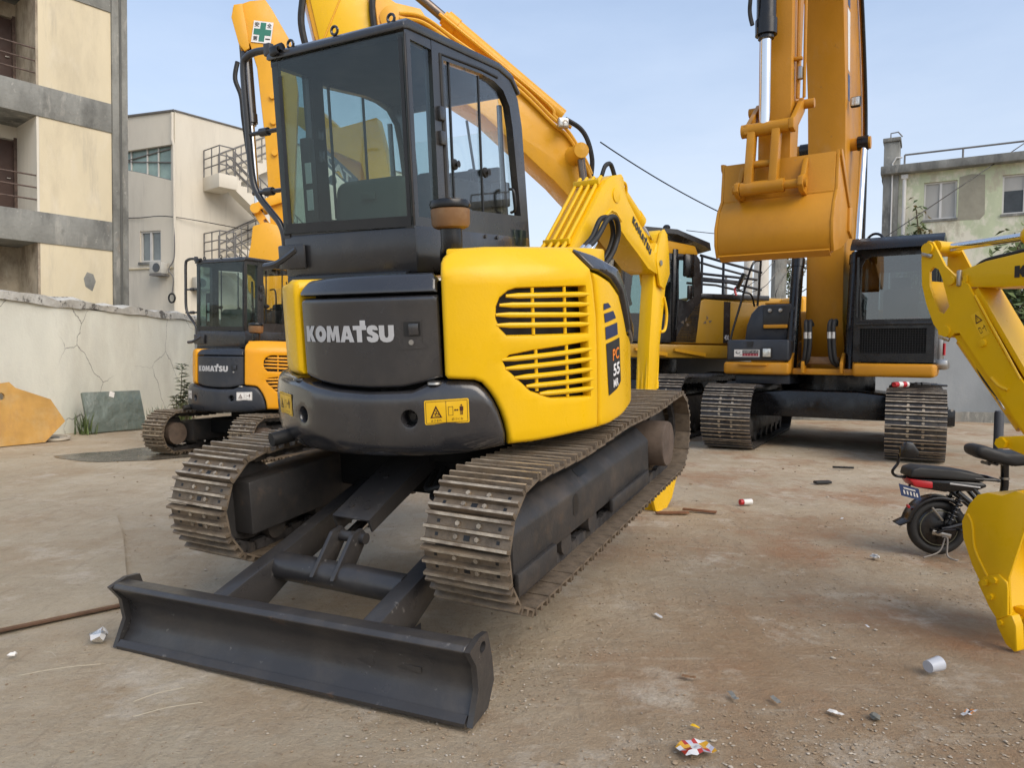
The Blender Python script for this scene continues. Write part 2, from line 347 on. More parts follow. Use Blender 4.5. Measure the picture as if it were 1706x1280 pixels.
def warn_sticker(parent, fn, cols, jp=True):
    """fn(x, y, lift) maps a 1.7 x 1 sheet; layered print"""
    b = MB()
    def q(pts, d, m): v, f = cdt(pts); b.add(([fn(p[0], p[1], d) for p in v], f), m)
    def seg(pts, wd, d=.0030): q(thick(pts, wd), d, 1)
    n = 10; o = rrect(0, 0, 1.72, 1, .06)
    g = [Vector((i * .17 + .09, j * .25 + .12)) for i in range(10) for j in range(4)]
    v, f = cdt(o, (), [p for p in g if inside(p, o)]); b.add(([fn(p[0], p[1], .0015) for p in v], f), 0)
    for a, c in (((.06, .06), (1.66, .06)), ((.06, .94), (1.66, .94))): seg([(a[0] + (c[0] - a[0]) * i / 8, a[1]) for i in range(9)], .016)
    for x in (.06, .84, 1.66): seg([(x, .06), (x, .94)], .016)
    tri = [(.22, .27), (.68, .27), (.45, .78)]; t2 = [(.30, .315), (.60, .315), (.45, .66)]
    v, f = cdt(tri, [t2]); b.add(([fn(p[0], p[1], .003) for p in v], f), 1)
    seg([(.40, .36), (.47, .50), (.44, .58)], .035); seg([(.38, .45), (.54, .43), (.56, .37)], .028); seg([(.41, .36), (.54, .345)], .02)
    for pts in ([(.93, .35), (.93, .70)], [(1.10, .35), (1.10, .70)], [(.92, .35), (1.11, .35)], [(.92, .70), (1.11, .70)]): seg(pts, .014)
    q([(1.14, .55), (1.20, .60), (1.20, .50)], .003, 1); q([(1.32, .55), (1.26, .50), (1.26, .60)], .003, 1); seg([(1.19, .55), (1.27, .55)], .03)
    q(circle(1.43, .74, .035, 8), .003, 1); q([(1.36, .69), (1.50, .69), (1.50, .52), (1.475, .52), (1.475, .34), (1.44, .34), (1.44, .50), (1.42, .50), (1.42, .34), (1.385, .34), (1.385, .52), (1.36, .52)], .003, 1)
    if jp:
        text('はさまれ', .24, .66, .11, .10, lambda x, y: fn(x, y, .003), b, 1); text('近づくな', 1.04, 1.48, .13, .11, lambda x, y: fn(x, y, .003), b, 1)
    return b.build('warning_sticker', cols, parent)

# ------------------------------------------------------------------ crawler tracks
SHOES = {}
def shoe_mesh(pitch, wd, key, mats, gh=.026, bars=3):
    if key in SHOES: return SHOES[key]
    b = MB(); t = .010; h = pitch * .485; pr = [(-h, -t), (-h, 0)]
    for i in range(bars):
        c = -h + (i + .5) * 2 * h / bars if bars > 1 else 0; g = pitch * .045
        if bars == 3: c = (-h * .86, 0, h * .86)[i]
        pr += [(c - g * 1.7, 0), (c - g, gh if i != 1 else gh * .92), (c + g, gh if i != 1 else gh * .92), (c + g * 1.7, 0)]
    pr += [(h, 0), (h, -t)]
    pr = [p for i, p in enumerate(pr) if i == 0 or (Vector(p) - Vector(pr[i - 1])).length > 1e-4]
    vf = extrude(pr, lambda a, c, d: (d, a, c), -wd / 2, wd / 2); v, f = vf
    for q in f:
        z = sum(v[i][2] for i in q) / len(q); b.add(([v[i] for i in q], [tuple(range(len(q)))]), 2 if z > gh * .8 else 0)
    for x in (-.115, -.05, .05, .115):
        for y in (-pitch * .2, pitch * .2):
            if abs(x) < .1: b.add(cyl((x * wd / .4, y, -.002), (x * wd / .4, y, .009), .011 * wd / .4, 6), 2)
            else: b.add(box((x * wd / .4 * 1.25, y, .0006), (.014, .014, .002)), 1)
    b.add(box((0, -pitch * .2, .0006), (.028 * wd / .4, .022, .002)), 1)
    me = b.mesh('track_shoe', mats); SHOES[key] = me; return me
def track_path(u0, u1, z0, R, sag, s):
    c0, c1 = u0 + R, u1 - R; Ls = c1 - c0; tot = 2 * Ls + 2 * math.pi * R; s = s % tot
    if s < Ls: return Vector((0, c0 + s, z0)), math.pi            # bottom run, outward = down
    s -= Ls
    if s < math.pi * R: a = s / R; return Vector((0, c1 + R * math.sin(a), z0 + R - R * math.cos(a))), math.pi + a
    s -= math.pi * R
    if s < Ls: x = s / Ls; return Vector((0, c1 - s, z0 + 2 * R - sag * math.sin(math.pi * x * 2) ** 2)), 2 * math.pi
    s -= Ls; a = s / R; return Vector((0, c0 - R * math.sin(a), z0 + R + R * math.cos(a))), 2 * math.pi + a
def make_track(root, lc, u0, u1, z0, R, pitch, wd, key, mats, sag=.018, keep=None, gh=.026, M=Matrix.Identity(4), loose=.0):
    Ls = u1 - u0 - 2 * R; tot = 2 * Ls + 2 * math.pi * R; n = int(round(tot / pitch)); st = tot / n; rng = random.Random(int(abs(lc) * 100) + int(u0 * 10))
    b = MB()                                                        # the chain of links inside the shoes: one closed ring
    for x in (-.075 * wd / .4, .075 * wd / .4):
        for k in range(n * 2):
            p, a = track_path(u0, u1, z0, R, sag, (k + .25) * st / 2); rot = Matrix.Rotation(a, 4, 'X'); off = -.030 * wd / .4 if k % 2 else -.040 * wd / .4
            b.add(box(M @ (p + Vector((lc + x, 0, 0)) + rot @ Vector((0, 0, off))), (.034 * wd / .4, st * .56, .055 * wd / .4), (M.to_3x3() @ rot.to_3x3())))
    tr = b.build('track', M_TRKD, root)
    me = shoe_mesh(pitch, wd, key, mats, gh); rest = MB()
    for k in range(n):
        p, a = track_path(u0, u1, z0, R, sag, k * st)
        m = M @ Matrix.Translation(p + Vector((lc, 0, 0))) @ Matrix.Rotation(a + rng.uniform(-1, 1) * .035 * loose, 4, 'X') @ Matrix.Rotation(rng.uniform(-1, 1) * .012 * loose, 4, 'Z')
        if keep is None or keep(p):
            o = link('track_shoe', me, tr); o.matrix_basis = m
        else: rest.add(([m @ v.co for v in me.vertices], [tuple(q.vertices) for q in me.polygons]))
    if rest.v: rest.build('shoe_belt', mats[0], tr, kind='stuff')
    return tr
def hyd(parent, p0, p1, frac, r0, r1, m0, m1=None, name='hydraulic_cylinder', eye=True, glands=True):
    """barrel from p0 to the fraction, rod (a sub-part) on to p1"""
    p0, p1 = Vector(p0), Vector(p1); q = p0.lerp(p1, frac); d = (p1 - p0).normalized(); b = MB(); b.add(cyl(p0, q, r0, 22))
    if glands: b.add(cyl(q - d * r0 * 1.6, q - d * .004, r0 * 1.12, 22)); b.add(cyl(q, q + d * r0 * .35, r0 * .82, 22))
    o = b.build(name, m0, parent); b2 = MB(); b2.add(cyl(q + d * .004, p1, r1, 18)); b2.build('rod', m1 or M_CHROME, o); return o

# ------------------------------------------------------------------ the small round-tailed excavator (seen twice)
def mini_excavator(M, name, label, hood_m, grey_m, cab_m, stk_m, front=True, decal=True, u0=-1.26, u1=1.33, boom_m=None, keep=None, flip=False):
    root = empty(name); root.matrix_world = M; tag(root, label, 'excavator', 'small round-tailed excavators'); rt = root
    sh_m = (M_TRK, M_BLK, M_TRKW)
    # --- undercarriage
    for sx in (-1, 1):
        make_track(rt, sx * .78, u0, u1, .03, .275, .135, .40, 'mini', sh_m, keep=keep, loose=1)
        b = MB(); e0, e1 = u0 + .17, min(u1 - .50, .86)
        b.add(extrude([(.60, .165), (.905, .165), (.905, .365), (.825, .445), (.60, .445)], lambda a, c, d: (sx * a, d, c), e0, e1, bev=.012))
        fr = b.build('track_frame', M_FRM, rt)
        part('guard_strip', box((sx * .915, e0 + .20, .145), (.024, .40, .10), bev=.006), M_FRM, fr)
        part('guard_strip', box((sx * .915, e1 - .42, .145), (.024, .70, .075), bev=.006), M_FRM, fr)
        part('dark_hole_patch', extrude(rrect(.02, .25, .09, .36, .03), lambda a, c, d: (sx * d, a - .46, c - .01), .9065, .900), M_BLK, fr)  # flat black patches for the shade of holes; no opening is cut
        part('dark_hole_patch', extrude(rrect(.22, .405, .36, .445, .018), lambda a, c, d: (sx * (d - (c - .365) * 1.0), a - .50, c - .005), .913, .905), M_BLK, fr)
        wi = MB(); wi.add(lathe([(.06, -.06), (.20, -.055), (.225, -.03), (.225, .03), (.20, .055), (.06, .06)], (sx * .78, u0 + .275, .305), (1, 0, 0), 28)); wi.add(cyl((sx * .65, u0 + .275, .305), (sx * .86, u0 + .275, .305), .07)); wi.build('idler', M_FRM, rt)
        sp = MB(); sp.add(extrude([((.235 if i % 2 else .205) * math.cos(i * math.pi / 13), (.235 if i % 2 else .205) * math.sin(i * math.pi / 13)) for i in range(26)], lambda a, c, d: (sx * .78 + d, u1 - .275 + a, .305 + c), -.025, .025))
        sp.build('sprocket', M_FRM, rt)
        fdv = part('final_drive', lathe([(.15, -.15), (.155, .0), (.155, .17), (.148, .183), (.05, .186)], (sx * .78, min(u1 - .275, 1.13), .285), (sx, 0, 0), 30), mat('rusty brown iron', (.105, .075, .055), .75, var=.3, scale=8, bump=.002, bscale=80), rt)
        for k in range(5): part('track_roller', cyl((sx * .66, e0 + .22 + k * .36, .135), (sx * .895, e0 + .22 + k * .36, .135), .062, 16), M_FRM, rt)
    cb = MB(); cb.add(box((0, .02, .36), (1.24, .84, .22), bev=.03)); cb.add(cyl((0, 0, .46), (0, 0, .605), .46, 32)); cb.build('carbody', M_INT, rt)
    # --- dozer blade
    zb, ub = -.236, -1.567
    if True:
        pr = [(ub - .035, zb), (ub + .03, zb + .07), (ub + .055, zb + .15), (ub + .045, zb + .24), (ub - .005, zb + .315), (ub - .03, zb + .345), (ub - .012, zb + .366), (ub + .055, zb + .362), (ub + .10, zb + .33), (ub + .11, zb + .20), (ub + .095, zb + .08), (ub + .02, zb)]
        bl = MB(); bl.add(extrude(pr, lambda a, c, d: (d, a, c), -.965, .965, bev=.006)); blo = bl.build('dozer_blade', M_BLADE, rt, ang=50)
        hole = circle(ub + .075, zb + .315, .026, 12)
        ep = [(ub - .04, zb), (ub + .10, zb), (ub + .165, zb + .10), (ub + .155, zb + .22), (ub + .125, zb + .36), (ub + .055, zb + .375), (ub - .035, zb + .352), (ub + .015, zb + .26), (ub + .025, zb + .14)]
        for sx in (-1, 1): part('end_plate', extrude(ep, lambda a, c, d: (sx * d, a, c), .967, .992, holes=[hole]), M_BLADE, blo)
        part('cutting_edge', extrude([(ub - .042, zb - .004), (ub - .045, zb + .016), (ub - .018, zb + .040), (ub - .008, zb + .030), (ub - .01, zb - .004)], lambda a, c, d: (d, a, c), -.96, .96), M_BLADE, blo)
        if not flip: blo.matrix_basis = Matrix.Translation((.008, ub, .022 + zb)) @ Matrix.Rotation(R_(4.6), 4, 'Z') @ Matrix.Diagonal((.942, 1, .83, 1)) @ Matrix.Translation((0, -ub, -.012 - zb)) @ Matrix.Identity(4)
        for sx in (-1, 1):
            v0 = Vector((sx * .45, ub + .07, -.075)); v1 = Vector((sx * .45, -.38, .30)); d = v1 - v0
            ap = [(ub + .08, -.215), (ub + .09, .035), (-1.08, .13), (-.30, .33), (-.30, .20), (-1.05, -.02)]
            part('push_arm', extrude(ap, lambda a, c, dd: (sx * .415 + dd, a, c), -.045, .045, bev=.008), M_BLADE, rt)
            part('gusset', extrude([(0, 0), (.22, 0), (0, .32)], lambda a, c, dd: (sx * (.46 + a), ub + .10 + c, -.09 + dd), -.012, .012), M_BLADE, rt)
        ct = MB(); ct.add(cyl((-.38, -1.13, .055), (.38, -1.13, .055), .068, 24)); ct.build('cross_tube', M_BLADE, rt)
        for sx in (-1, 1): part('cylinder_lug', extrude([(-1.22, .07), (-1.05, .09), (-.95, .20), (-.99, .25), (-1.06, .24)], lambda a, c, dd: (-.04 + sx * .062 + dd, a, c), -.011, .011, bev=.003), M_BLADE, rt)
        part('lug_pin', cyl((-.14, -1.0, .205), (.06, -1.0, .205), .028, 14), M_BLADE, rt)
        hyd(rt, (-.04, -.35, .42), (-.04, -1.0, .205), .78, .055, .03, M_GREY, name='blade_cylinder')
        g = MB(); a0, a1 = Vector((0, -.985, .285)), Vector((0, -.36, .515)); dd = (a1 - a0); nn = Vector((0, -dd.z, dd.y)).normalized()
        g.add(extrude([(-.115, 0), (.115, 0), (.115, 1), (-.115, 1)], lambda a, c, t: Vector((-.04 + a, 0, 0)) + a0 + dd * c + nn * t, 0, .012, bev=.004))
        for sx in (-1, 1): g.add(extrude([(0, 0), (1, 0), (1, -.09), (0, -.06)], lambda a, c, t: Vector((-.04 + sx * (.1085 + t), 0, 0)) + a0 + dd * a + nn * c, -.005, .005))
        for x, c in ((-.05, .12), (.05, .12), (-.02, .52)): g.add(cyl(Vector((-.04 + x, 0, 0)) + a0 + dd * c + nn * .011, Vector((-.04 + x, 0, 0)) + a0 + dd * c + nn * .019, .014, 6))
        g.build('cylinder_guard', M_BLADE, rt)
        hs = MB(); hs.add(tube(smooth([(.10, -.45, .40), (.16, -.62, .36), (.30, -.62, .40), (.36, -.40, .42)]), .013, 8)); hs.add(tube(smooth([(.14, -.42, .42), (.22, -.66, .33), (.34, -.60, .36), (.42, -.38, .43)]), .013, 8)); hs.build('blade_hose', M_RUB, rt)
    if flip:                                                        # undercarriage turned round, blade lifted and away from the camera
        for c in list(root.children):
            if c.name.split('.')[0] in ('dozer_blade', 'push_arm', 'gusset', 'cross_tube', 'cylinder_lug', 'lug_pin', 'blade_cylinder', 'cylinder_guard', 'blade_hose'): c.location.z += .25
            c.matrix_basis = Matrix.Rotation(math.pi, 4, 'Z') @ c.matrix_basis
    # --- counterweight
    cwo = [(-112, .60), (-33, .597), (-16, .600), (2, .606), (21, .612), (33, .620), (43.8, .648), (43.7, .709), (43, .763), (42.1, .817), (40.7, .871), (39.1, .915), (37.4, .948), (35.7, .962), (32.8, .968), (27, .970), (23.5, .955), (19.4, .925), (6.8, .918), (-4.3, .926), (-12, .942), (-19.4, .966), (-27.5, .968), (-38, .968), (-60, .966), (-112, .96)]
    K = R_(1) * RB
    holes = [[(t + .036 * math.cos(a) / K, z + .038 * math.sin(a)) for a in [2 * math.pi * i / 14 for i in range(14)]] for t, z in ((-17, .792), (18.8, .802))]
    cwp = lambda z: RB - (0 if z < .84 else (z - .84) ** 2 * 1.6) - (0 if z > .72 else ((.72 - z) / .12) ** 2 * .055)
    cw = part('counterweight', polar_panel(cwo, .18, cwp, .006, .035, holes, .012), grey_m, rt)
    for t, z in ((-17, .792), (18.8, .802)):
        p = polar(t, z, 1); n = Vector((p.x, p.y, 0)).normalized(); c = Vector((0, 0, z)) + n * .93
        r_ = MB(); r_.add(lathe([(.0, .0), (.034, 0.), (.037, .07), (.040, .07), (.036, -.01), (0, -.01)], c, n, 16)); r_.add(cyl(c, c + n * .035, .018, 6)); r_.build('bolt_recess', M_BLACK, cw)
    warn_sticker(cw, lambda x, y, d: polar(22.9 + 11.3 * x / 1.72, .773 + .112 * y + .003 * x, cwp(.8) + .007 + d), stk_m)
    warn_sticker(cw, lambda x, y, d: polar(-34.6 + 11.3 * x / 1.72, .770 + .112 * y, cwp(.8) + .007 + d), stk_m)
    for t in (-22, 25.5): part('mount_cap', lathe([(.036, 0), (.034, .010), (.015, .016), (.0, .016)], polar(t, .955, .985), (0, 0, 1), 14), M_STEEL if t > 0 else grey_m, cw)
    ex = MB(); ex.add(tube([(-.47, -.72, .66), (-.54, -.90, .645), (-.56, -.955, .64)], .037, 14)); ex.build('exhaust_pipe', M_RUB, rt)
    # --- engine door with lettering and latch
    drp = lambda z: RB - .028 - (0 if z < 1.375 else (z - 1.375) * .55)
    dr = part('engine_door', polar_panel([(-17.4, .985), (-10, .958), (-4.2, .946), (6.9, .938), (16.5, .942), (22.5, .962), (27.8, .985), (27.6, 1.352), (27.3, 1.362), (-17.6, 1.362)], .05, drp, 0, .02), grey_m, rt)
    part('door_lip', polar_panel([(-17.6, 1.372), (27.4, 1.372), (27.5, 1.43), (26, 1.460), (12, 1.462), (-1.5, 1.460), (-14.9, 1.447), (-17.2, 1.425)], .05, drp, .012, .022), grey_m, rt)
    lt = MB(); block_word('KOMATSU', -14.9, 15.4, 1.154, .076, lambda x, y: polar(x, y, drp(1.2) + .003), lt); lt.build('lettering', M_LET, dr)
    la = MB(); la.add(polar_poly([(16.6, 1.118), (24.1, 1.122), (24.0, 1.135), (22.9, 1.145), (22.9, 1.252), (17.7, 1.252), (17.7, 1.145), (16.7, 1.135)], .004, drp), 0)
    la.add(patch(18.1, 22.6, 1.176, 1.243, .006, 4, 2, rf=drp), 1); a, b_ = 19.6, 22.2
    la.add(extrude([(0, 0), (1, 0), (1, 1), (0, 1)], lambda x, y, d: polar(a + (b_ - a) * x, 1.183 + .052 * y, drp(1.2) + d), .008, .02, bev=.003), 0)
    pc = polar(20.1, 1.150, drp(1.15)); la.add(cyl(pc, pc + Vector((pc.x, pc.y, 0)).normalized() * .014, .012, 12), 2); la.build('door_latch', [grey_m, M_BLK, M_STEEL], dr)
    # --- yellow side strip at the left of the door and left flank
    sp_ = lambda z: RB - .012 - (0 if z < 1.40 else (z - 1.40) ** 2 * 4)
    part('side_strip', polar_panel([(-18.6, .992), (-18.3, 1.452), (-23.5, 1.458), (-25.2, 1.42), (-26.4, 1.26), (-26.2, 1.08), (-23.0, .992)], .30, sp_, 0, .025), hood_m, rt)
    part('left_flank', polar_panel([(-112, .97), (-28, .97), (-28, 1.44), (-112, 1.44)], .1, lambda z: RB - .06, 0, .03), hood_m, rt)
    core = MB(); n = 40
    pts = [(.90 * math.sin(R_(-112 + i * 220 / n)), -.90 * math.cos(R_(-112 + i * 220 / n))) for i in range(n + 1)]
    core.add(extrude(pts, lambda a, c, d: (a, c, d), .63, 1.425)); core.build('engine_bay', M_INT, rt)
    # --- hood with louvres
    gU = [(45.7, 1.366), (47.8, 1.376), (70.2, 1.375), (70.8, 1.149), (44.9, 1.165), (43.1, 1.20), (42.2, 1.243), (42.4, 1.297), (43.4, 1.336)]
    gL = [(43.7, 1.045), (45.4, 1.072), (52, 1.087), (70.7, 1.105), (71.4, .836), (57, .858), (51, .90), (44.6, 1.010)]
    ho = [(28.6, 1.50), (28.5, .996), (29.2, .980), (32.8, .974), (35.9, .969), (37.9, .955), (39.7, .918), (41.3, .873), (42.7, .818), (43.7, .764), (44.3, .709), (44.6, .656), (51.5, .655), (60, .661), (66.5, .665), (74.6, .664), (75.0, .80), (75.2, .99), (75.0, 1.216), (73.8, 1.382), (72.6, 1.46), (70.0, 1.545), (67.5, 1.566), (53, 1.569), (41, 1.571), (34, 1.566), (31, 1.553), (29.2, 1.525)]
    hd = part('hood', polar_panel(ho, .03, prof, 0, .022, [gU, gL], .014), hood_m, rt)
    def slat(t0, z0, t1, z1, r=.0130):
        b = MB(); k = 8; P = [polar(t0 + (t1 - t0) * i / k, z0 + (z1 - z0) * i / k, RB - .006) for i in range(k + 1)]; rr = [r * .55] + [r] * (k - 1) + [r * .6]
        v, f = tube(P, rr, 8); b.add((v, f)); b.build('louvre_slat', hood_m, hd)
    for (t0, z0), (t1, z1) in zip([(45.0, 1.343), (43.2, 1.303), (42.1, 1.260), (42.2, 1.213)], [(71.6, 1.336), (71.5, 1.287), (71.4, 1.237), (71.3, 1.191)]): slat(t0, z0, t1, z1)
    for (t0, z0), (t1, z1) in zip([(43.2, 1.054), (44.2, 1.013), (46.6, .967), (49.8, .923), (53.6, .882)], [(72.2, 1.068), (72.3, 1.019), (72.4, .968), (72.6, .919), (72.6, .872)]): slat(t0, z0, t1, z1)
    for t, z0, z1 in ((52.5, 1.160, 1.378), (62.6, 1.152, 1.377), (53.0, .895, 1.092), (62.9, .848, 1.100)):
        part('louvre_bar', tube([polar(t, z0 + (z1 - z0) * i / 4, RB - .012) for i in range(5)], .0085, 8), hood_m, hd)
    bk = MB(); bk.add(patch(39, 74.5, .80, 1.40, -.085, 16, 6)); bk.build('louvre_dark_sheet', M_BLK, rt)  # black sheet that puts the dark behind the louvres into colour
    side = part('side_door', polar_panel([(75.5, .664), (81.3, .664), (89.6, .680), (97, .700), (112, .72), (112, 1.02), (97, 1.12), (89.2, 1.325), (82.8, 1.395), (76.8, 1.432), (73.4, 1.446), (74.5, 1.382), (75.8, 1.216), (75.9, .99)], .04, lambda z: prof(z) - .006, 0, .02), hood_m, rt)
    part('hood_cap', polar_panel([(73.2, 1.456), (76.6, 1.444), (82.8, 1.408), (89.2, 1.338), (97, 1.13), (112, 1.03), (112, 1.12), (100, 1.20), (91.3, 1.395), (85.9, 1.47), (77.9, 1.53), (71.2, 1.557), (70.6, 1.548)], .10, prof, .012, .022), grey_m, rt)
    tp = [(.932 * math.sin(R_(t)), -.932 * math.cos(R_(t))) for t in [30 + 5 * i for i in range(13)]] + [(.80, .30), (.12, .30), (.12, -.30), (.36, -.62)]
    part('hood_top', extrude(tp, lambda a, c, d: (a, c, d), 1.42, 1.566, bev=.012), hood_m, rt)
    if decal:
        dm = MB()
        for poly in ([(78.5, 1.285), (81.0, 1.288), (82.8, 1.266), (78.5, 1.253)], [(78.7, 1.235), (84.1, 1.246), (86.0, 1.207), (79.1, 1.189)], [(79.2, 1.167), (86.8, 1.184), (87.2, 1.121), (79.4, 1.103)]): dm.add(polar_poly(poly, -.003), 0)
        dm.add(polar_poly([(79.5, 1.082), (88.4, 1.104), (89.1, .871), (86.1, .839), (80.6, .814)], -.003), 1)
        text('PC', 83.2, 87.6, .988, .060, lambda x, y: polar(x, y + (x - 83) * .002, prof(1) - .001), dm, 2, bold=.02)
        text('55', 83.4, 87.9, .906, .064, lambda x, y: polar(x, y + (x - 83) * .002, prof(1) - .001), dm, 3, bold=.03)
        text('MR', 83.4, 86.9, .848, .042, lambda x, y: polar(x, y + (x - 83) * .002, prof(1) - .001), dm, 3, bold=.03)
        dm.build('model_decal', [M_NVY, M_BLK, M_ORP, M_WHT], side)
    # --- cab
    cl, cr, cu, cf = -.87, .05, -.45, .93
    cab = MB(); cab.add(box(((cl + cr) / 2, (cu + cf) / 2 + .005, 1.600), (cr - cl + .01, cf - cu, .255), bev=.022)); cab = cab.build('cab_base', cab_m, rt)
    part('base_skirt', box((-.41, -.425, 1.455), (.84, .12, .07), bev=.012), M_BLACK, rt)
    fr = [(cl, 1.72), (cr, 1.72), (cr, 2.68), (cr - .05, 2.715), (cl + .06, 2.735), (cl, 2.69)]
    fh = [(cl + .028, 1.775), (cr - .018, 1.755), (cr - .018, 2.675), (cl + .028, 2.692)]
    part('rear_frame', extrude(fr, lambda a, c, d: (a, d, c), cu + .012, cu + .052, holes=[fh]), cab_m, rt)
    rw = part('rear_window', extrude([(cl + .012, 1.735), (cr - .006, 1.715), (cr - .006, 2.682), (cl + .014, 2.702)], lambda a, c, d: (a, d, c), cu, cu + .008), M_GLASSD, rt)
    pb = MB(); fz = lambda a, c: (a, cu - .0025, c)
    for poly in ([(cl + .03, 1.737), (cr - .013, 1.717), (cr - .013, 1.772), (cl + .03, 1.790)], [(cl + .05, 1.79), (cl + .078, 1.79), (cl + .085, 2.60), (cl + .057, 2.60)], [(cr - .035, 1.77), (cr - .013, 1.77), (cr - .013, 2.66), (cr - .035, 2.66)]): pb.add(([fz(*p) for p in poly], [(0, 1, 2, 3)]))
    pb.build('print_band', M_BLK, rw)
    # right side: quarter glass, pillar, frame with sliding panes
    sf = [(-.20, 1.48), (-.20, 2.715), (.58, 2.745), (.72, 2.715), (.82, 2.62), (.872, 2.45), (.93, 1.80), (.95, 1.48)]
    sh = [(-.075, 1.84), (-.085, 2.635), (.33, 2.665), (.50, 2.66), (.62, 2.63), (.70, 2.55), (.735, 2.42), (.815, 1.86)]
    for sx, l0 in ((1, cr - .05), (-1, cl)):
        s_ = part('side_frame', extrude(sf, lambda a, c, d: (d, a, c), l0, l0 + .05, holes=[sh]), cab_m, rt)
        x1 = l0 + (.052 if sx > 0 else -.002)
        q = part('quarter_window', extrude([(-.435, 1.74), (-.235, 1.78), (-.215, 2.66), (-.425, 2.66)], lambda a, c, d: (d, a, c), l0 + .03, l0 + .038), M_GLASSD, rt)
        part('corner_post', extrude([(-.445, 1.72), (-.428, 1.72), (-.428, 2.68), (-.445, 2.68)], lambda a, c, d: (d, a, c), l0 + .005, l0 + .05, bev=.004), M_FRM, rt)
        part('quarter_sill', box((l0 + .025, -.32, 1.74), (.046, .25, .06)), cab_m, rt); part('quarter_head', box((l0 + .025, -.32, 2.685), (.046, .25, .05)), cab_m, rt)
        w1 = part('sliding_window', extrude([(-.07, 1.845), (.335, 1.85), (.335, 2.655), (-.08, 2.63)], lambda a, c, d: (d, a, c), l0 + .030, l0 + .035), M_GLASSB, rt)
        w2 = part('sliding_window', extrude([(.31, 1.85), (.60, 1.855), (.60, 2.62), (.50, 2.65), (.31, 2.655)], lambda a, c, d: (d, a, c), l0 + .018, l0 + .023), M_GLASSB, rt)
        for w_, u_ in ((w1, .0), (w2, .36)):
            part('window_pull', lathe([(.0, 0), (.032, 0), (.030, .012), (.012, .016), (.012, .03), (.02, .034), (.0, .036)], (l0 + (.036 if sx > 0 else .017), u_, 2.09), (sx, 0, 0), 14), M_RUB, w_)
        for u_ in (-.012, .322): part('window_bar', box((l0 + .034, u_, 2.25), (.012, .014, .80)), M_BLK, rt)
        part('window_track', extrude([(.60, 1.86), (.80, 1.86), (.725, 2.42), (.69, 2.54), (.60, 2.62)], lambda a, c, d: (d, a, c), l0 + .012, l0 + .016), M_GLASSB, rt)
        part('inner_rail', tube(smooth([(l0 + .0, .69, 1.86), (l0 + .0, .66, 2.2), (l0 + .0, .65, 2.55)]), .018, 8), M_BLK, rt)
        part('door_seal', tube([(l0 + .05, -.112, 1.70), (l0 + .05, -.118, 2.66), (l0 + .05, .33, 2.69), (l0 + .05, .54, 2.69)], .010, 6), M_RUB, s_)
        for z in (2.34, 2.21): part('hinge', box((l0 + .055, -.145, z), (.03, .05, .075), bev=.006), cab_m, s_)
    part('grab_handle', tube(smooth([(cr + .004, .66, 1.87), (cr + .04, .65, 1.89), (cr + .04, .64, 2.0), (cr + .004, .65, 2.02)]), .009, 8), M_BLK, rt)
    part('foot_window', extrude([(.70, 1.66), (.86, 1.65), (.86, 1.765), (.68, 1.765)], lambda a, c, d: (d, a, c), cr + .008, cr + .012), M_GLASSD, rt)
    for u_, z in ((.30, 1.70), (.45, 1.70)): part('door_bolt', cyl((cr, u_, z), (cr + .014, u_, z), .012, 8), cab_m, rt)
    part('door_ledge', box((cr + .008, .36, 1.62), (.02, .30, .025), bev=.005), cab_m, rt)
    rf = [(-.475, 2.685), (-.47, 2.725), (-.42, 2.755), (.56, 2.785), (.74, 2.755), (.86, 2.655), (.82, 2.64), (.72, 2.71), (.56, 2.735), (-.42, 2.70)]
    ro = part('cab_roof', extrude(rf, lambda a, c, d: (d, a, c), cl - .012, cr + .014, bev=.018), cab_m, rt)
    for x, y, z in ((-.725, -.43, 2.755), (-.41, -.43, 2.768), (-.045, -.42, 2.762)):
        part('lifting_eye', [*map(lambda q: q, tube([(x + .021 * math.cos(a), y, z + .008 + .021 * math.sin(a)) for a in [math.pi * 2 * i / 14 for i in range(14)]] + [(x + .021, y, z + .008)], .0075, 8, False))], cab_m, ro)
    hk = MB(); hk.add(tube([(-.83, -.46, 2.74), (-.75, -.47, 2.745)], .022, 8)); hk.add(box((-.80, -.47, 2.725), (.06, .05, .05), bev=.01)); hk.build('roof_bracket', M_BLACK, ro)
    for x in (cl + .03, cr - .03): part('front_post', tube([(x, .92, 1.72), (x, .86, 2.45), (x, .80, 2.62), (x, .70, 2.71)], .026, 8), cab_m, rt)
    part('front_window', extrude([(cl + .03, 0), (cr - .03, 0), (cr - .03, 1), (cl + .03, 1)], lambda a, c, d: (a, .925 - .06 * c + d, 1.73 + .72 * c), 0, .006), M_GLASSB, rt)
    part('dark_ceiling_sheet', box(((cl + cr) / 2, .16, 2.675), (cr - cl - .11, 1.16, .03), bev=.008), M_INT, rt)  # black sheet added under the roof to darken the cab interior
    for x in (cl + .056, cr - .056): part('dark_side_sheet', box((x, -.14, 2.24), (.008, .10, .86)), M_INT, rt)  # black strips added because the side frames inside catch the sky
    part('cab_floor', box(((cl + cr) / 2, .22, 1.728), (cr - cl - .06, 1.3, .02)), M_INT, rt)
    st = MB(); st.add(box((-.50, -.06, 1.83), (.54, .16, .46), (R_(-8), 0, 0), bev=.075, seg=4)); st.add(box((-.50, .20, 1.79), (.50, .46, .12), bev=.04)); st.add(box((-.47, -.150, 1.945), (.10, .012, .045), bev=.004)); so = st.build('seat', M_SEAT, rt)
    cn = MB(); cn.add(box((-.80, .30, 1.86), (.10, .50, .26), bev=.03)); cn.add(box((-.14, .30, 1.90), (.14, .70, .32), bev=.03)); cn.add(box((-.30, .78, 1.98), (.50, .10, .42), bev=.04)); cn.build('console', M_INT, rt)
